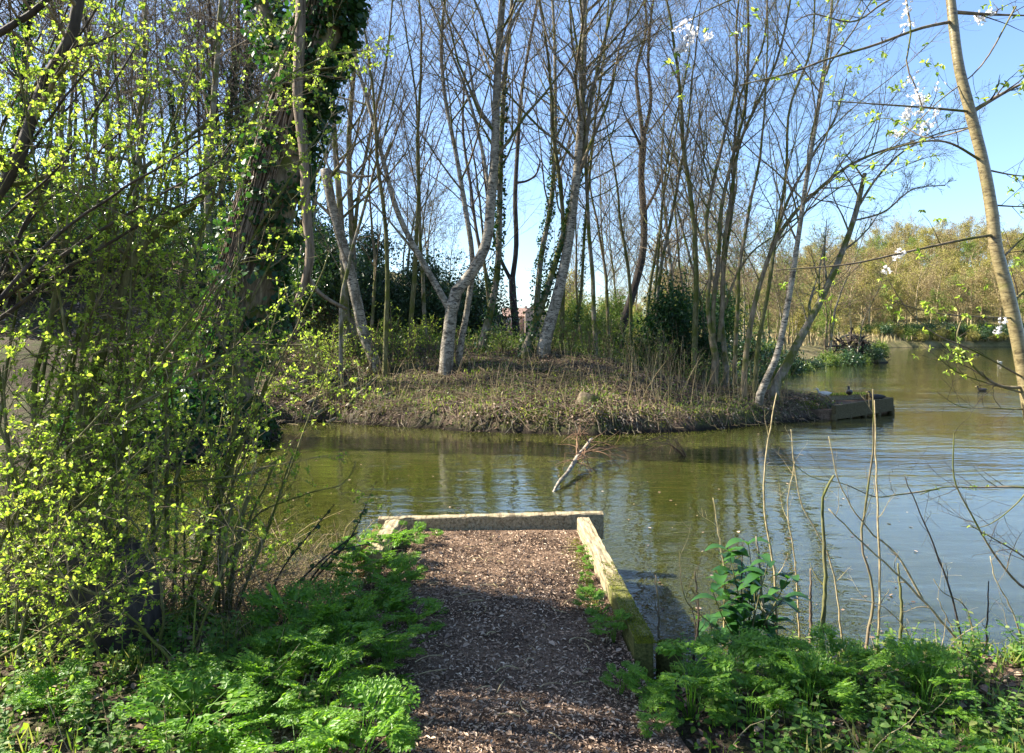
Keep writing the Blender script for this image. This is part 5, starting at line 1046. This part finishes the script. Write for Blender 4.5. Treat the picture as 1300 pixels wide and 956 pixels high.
# ---------------------------------------------------------------- cherry on the right
def unseen_shade_tree():  # tree added out of view, its ivy massed to shade the near path
    rn = np.random.default_rng(97); k = 24; P = crv([(-5.5, 4.7, -.3), (-5.35, 4.8, 1.5), (-5.25, 4.9, 3.2), (-5.2, 4.95, 5.5), (-5.3, 5.0, 9)], k); Rr = np.linspace(.28, .12, k); b = (-5.5, 4.7, .3); root = thing('ivy_clad_tree', 'unseen ivy covered tree added beyond the left edge to shade the near end of the path', 'tree', b)
    m = MB(); m.tubes(P, Rr, 12, .08); m.build('trunk', M['brown'], root, b); m = MB(); Q = P[6:15]; ivy_on(m, Q, np.full(9, .26), 9000, .13, (-.8, 1.5), None, 0, 1, rn); ivy_on(m, P, Rr, 2500, .1, (.1, .6), None, 0, 1, rn); m.build('ivy', M['ivy'], root, b)
unseen_shade_tree()
def cherry_tree():
    Y = 4.7; rn = np.random.default_rng(80); b = (W(1345, 700, Y)[0], Y, 0.); root = thing('cherry_tree', 'slim golden barked cherry leaning left at the right edge, in blossom', 'tree', (b[0], b[1], .2)); b = (b[0], b[1], .2); m = MB()
    T = crv([W(1365, 830, Y-.6), W(1330, 640, Y-.2), W(1306, 510, Y), W(1294, 440, Y), (W(1278, 368, Y)), W(1264, 313, Y), W(1260, 276, Y), W(1246, 198, Y), W(1232, 143, Y), W(1218, 87, Y), W(1207, 0, Y), W(1196, -90, Y), W(1180, -200, Y)], 60)
    Rr = np.interp(np.linspace(0, 1, 60), [0, .3, .75, 1], [.058, .046, .031, .022]); m.tubes(T, Rr, 14, .035); m.build('trunk', M['cherry'], root, b)
    L = [([(1234, 142, 0), (1180, 137, -.1), (1110, 132, -.2), (1052, 128, -.3)], 4), ([(1262, 298, 0), (1230, 303, -.1), (1150, 320, -.2), (1080, 335, -.3), (985, 343, -.4)], 4.5), ([(1206, 28, 0), (1172, 35, -.1), (1108, 58, -.2), (1048, 76, -.3), (1005, 92, -.4), (940, 108, -.5)], 5), ([(1234, 142, 0), (1262, 125, 0), (1310, 100, .1)], 7), ([(1200, -40, 0), (1120, 5, -.2), (1078, 28, -.4), (1030, 18, -.5), (1008, 28, -.6)], 4), ([(1198, -80, 0), (1150, -10, -.3), (1156, 46, -.4), (1151, 83, -.4), (1163, 112, -.4), (1172, 140, -.4)], 4),
         ([(1290, 8, 0), (1240, 90, 0), (1190, 130, 0), (1150, 170, 0), (1060, 240, 0)], 2.5), ([(1205, 15, 0), (1250, 18, .1), (1310, 20, .2)], 6), ([(1248, 205, 0), (1200, 180, -.1), (1130, 190, -.2), (1090, 210, -.3)], 4), ([(1270, 330, 0), (1310, 290, 0)], 4), ([(1283, 385, 0), (1310, 360, .1)], 6), ([(1288, 404, 0), (1240, 402, -.2), (1184, 397, -.3), (1128, 381, -.4)], 3),
         ([(1300, 480, 0), (1234, 444, -.2), (1180, 419, -.3), (1156, 398, -.3), (1128, 356, -.4)], 3), ([(1300, 492, 0), (1270, 490, 0), (1238, 468, 0), (1215, 430, 0), (1228, 390, 0)], 5), ([(1303, 500, 0), (1250, 485, 0), (1220, 475, 0), (1180, 445, 0)], 3), ([(1320, 520, 0), (1260, 518, 0), (1210, 512, -.1), (1190, 498, -.1)], 2.5),
         ([(1192, -120, 0), (1060, -40, -.3), (940, -5, -.5), (895, 15, -.6), (855, 38, -.6)], 4), ([(1190, -140, 0), (1000, -60, -.8), (900, -20, -1.0), (870, 60, -1.2)], 3),
         ([(1250, 215, 0), (1285, 222, .1), (1320, 225, .2)], 3), ([(1256, 260, 0), (1285, 262, 0), (1320, 262, 0)], 3), ([(1240, 160, 0), (1180, 175, .2), (1120, 150, .4), (1060, 190, .6)], 2.5),
         ([(1330, 760, -.2), (1301, 747, -.2), (1264, 706, -.2), (1232, 651, -.2), (1213, 614, -.2), (1211, 550, -.2)], 4), ([(1335, 740, -.3), (1301, 708, -.3), (1260, 683, -.3), (1232, 667, -.3)], 3.4), ([(1325, 622, -.1), (1301, 619, -.1), (1241, 619, -.1), (1190, 620, -.1), (1168, 628, -.1)], 3.6), ([(1190, 621, -.1), (1140, 628, -.2), (1108, 630, -.3), (1071, 614, -.3), (1029, 605, -.3), (1000, 582, -.3)], 2.4), ([(1320, 600, 0), (1290, 640, 0), (1240, 670, 0), (1220, 668, 0)], 2.4)]
    S = []; SR = []
    for p, r in L: S.append(crv([W(a, c, Y+d) for a, c, d in p], 20)); SR.append(np.linspace(r*.85, r*.3, 20)*Y/F/2)
    S = np.array(S); SR = np.array(SR); A, B = spawn(S, SR, 7, .2, 1, .35, 1., ang=(25, 65), up=.03, wig=.12, k=8, rf=.5, rn=rn, rmin=.0016, L=.38); A2, B2 = spawn(A, B, 3, .2, 1, .3, .6, wig=.13, k=5, rn=rn, rmin=.0012)
    
    for i in range(len(S)):
        m = MB(); m.tubes(S[i:i+1], SR[i:i+1], 7, .05); br = m.build('branch', M['brown'], root, b); m = MB(); m.tubes(A[7*i:7*i+7], B[7*i:7*i+7], 5); m.tubes(A2[21*i:21*i+21], B2[21*i:21*i+21], 4); m.build('twigs', M['twigdark'], br, (0, 0, 0)); br.children[0].data.transform(__import__('mathutils').Matrix.Translation((-b[0], -b[1], -b[2])))
    low = A2[:, -1, 2] > EYE-.25; q = np.concatenate([A2[low][:, -1], pts_on(A2[low], 1, .3, rn)[0]]); q = q[rn.uniform(0, 1, len(q)) < .38]; q = np.repeat(q, 4, 0); m = MB(); m.leaves(q, rn.normal(0, .6, q.shape)+[0, 0, -.2], rn.uniform(.018, .042, len(q)), w=.5, fold=.3, rn=rn)
    q = pts_on(S[[22, 23]], 6, .3, rn)[0]; q = np.repeat(q, 3, 0); m.leaves(q, rn.normal(0, .6, q.shape), rn.uniform(.015, .03, len(q)), w=.5, fold=.3, rn=rn); m.build('foliage', M['spring'], root, b)
    # blossom
    fl = MB(); C = []; cand = np.concatenate([A.reshape(-1, 3), A2.reshape(-1, 3), pts_on(A, 6, 0, rn)[0], pts_on(S, 30, .2, rn)[0]])
    for px, py, d, n, sp_ in [(836, 36, -.6, 22, 16), (850, 48, -.6, 16, 12), (882, 44, -.5, 10, 9), (1165, 125, -.3, 22, 16), (1158, 145, -.3, 18, 18), (1172, 108, -.3, 12, 10), (1170, 20, -.1, 12, 14), (1240, 25, 0, 16, 14), (1252, 15, 0, 10, 12), (1140, 165, -.3, 14, 14), (1175, 160, -.2, 14, 14), (1142, 322, -.2, 9, 9), (1285, 420, 0, 7, 8), (1190, 140, -.2, 8, 10), (1128, 345, -.2, 6, 8), (890, 55, -.5, 8, 8)]:
        cu = CX+cand[:, 0]/cand[:, 1]*F; cv = HY-(cand[:, 2]-EYE)/cand[:, 1]*F; o_ = np.argsort((cu-px)**2+(cv-py)**2*1.4)[:int(n*.8)]
        for i in o_:
            for _ in range(3): C.append(cand[i]+rn.normal(0, .014, 3))
    C = np.array(C); n = len(C); N = nrm(rn.normal(0, 1, (n, 3))+[0, -.5, .1]); U = nrm(np.cross(N, rn.normal(0, 1, (n, 3)))); V = np.cross(N, U)
    for j in range(5): a = j*2*math.pi/5; d = U*math.cos(a)+V*math.sin(a); fl.leaves(C+d*.001, d+N*.25, rn.uniform(.010, .015, n), w=.8, fold=.12, up=0, rn=rn)
    fl.build('blossom', M['petal'], root, b)
cherry_tree()
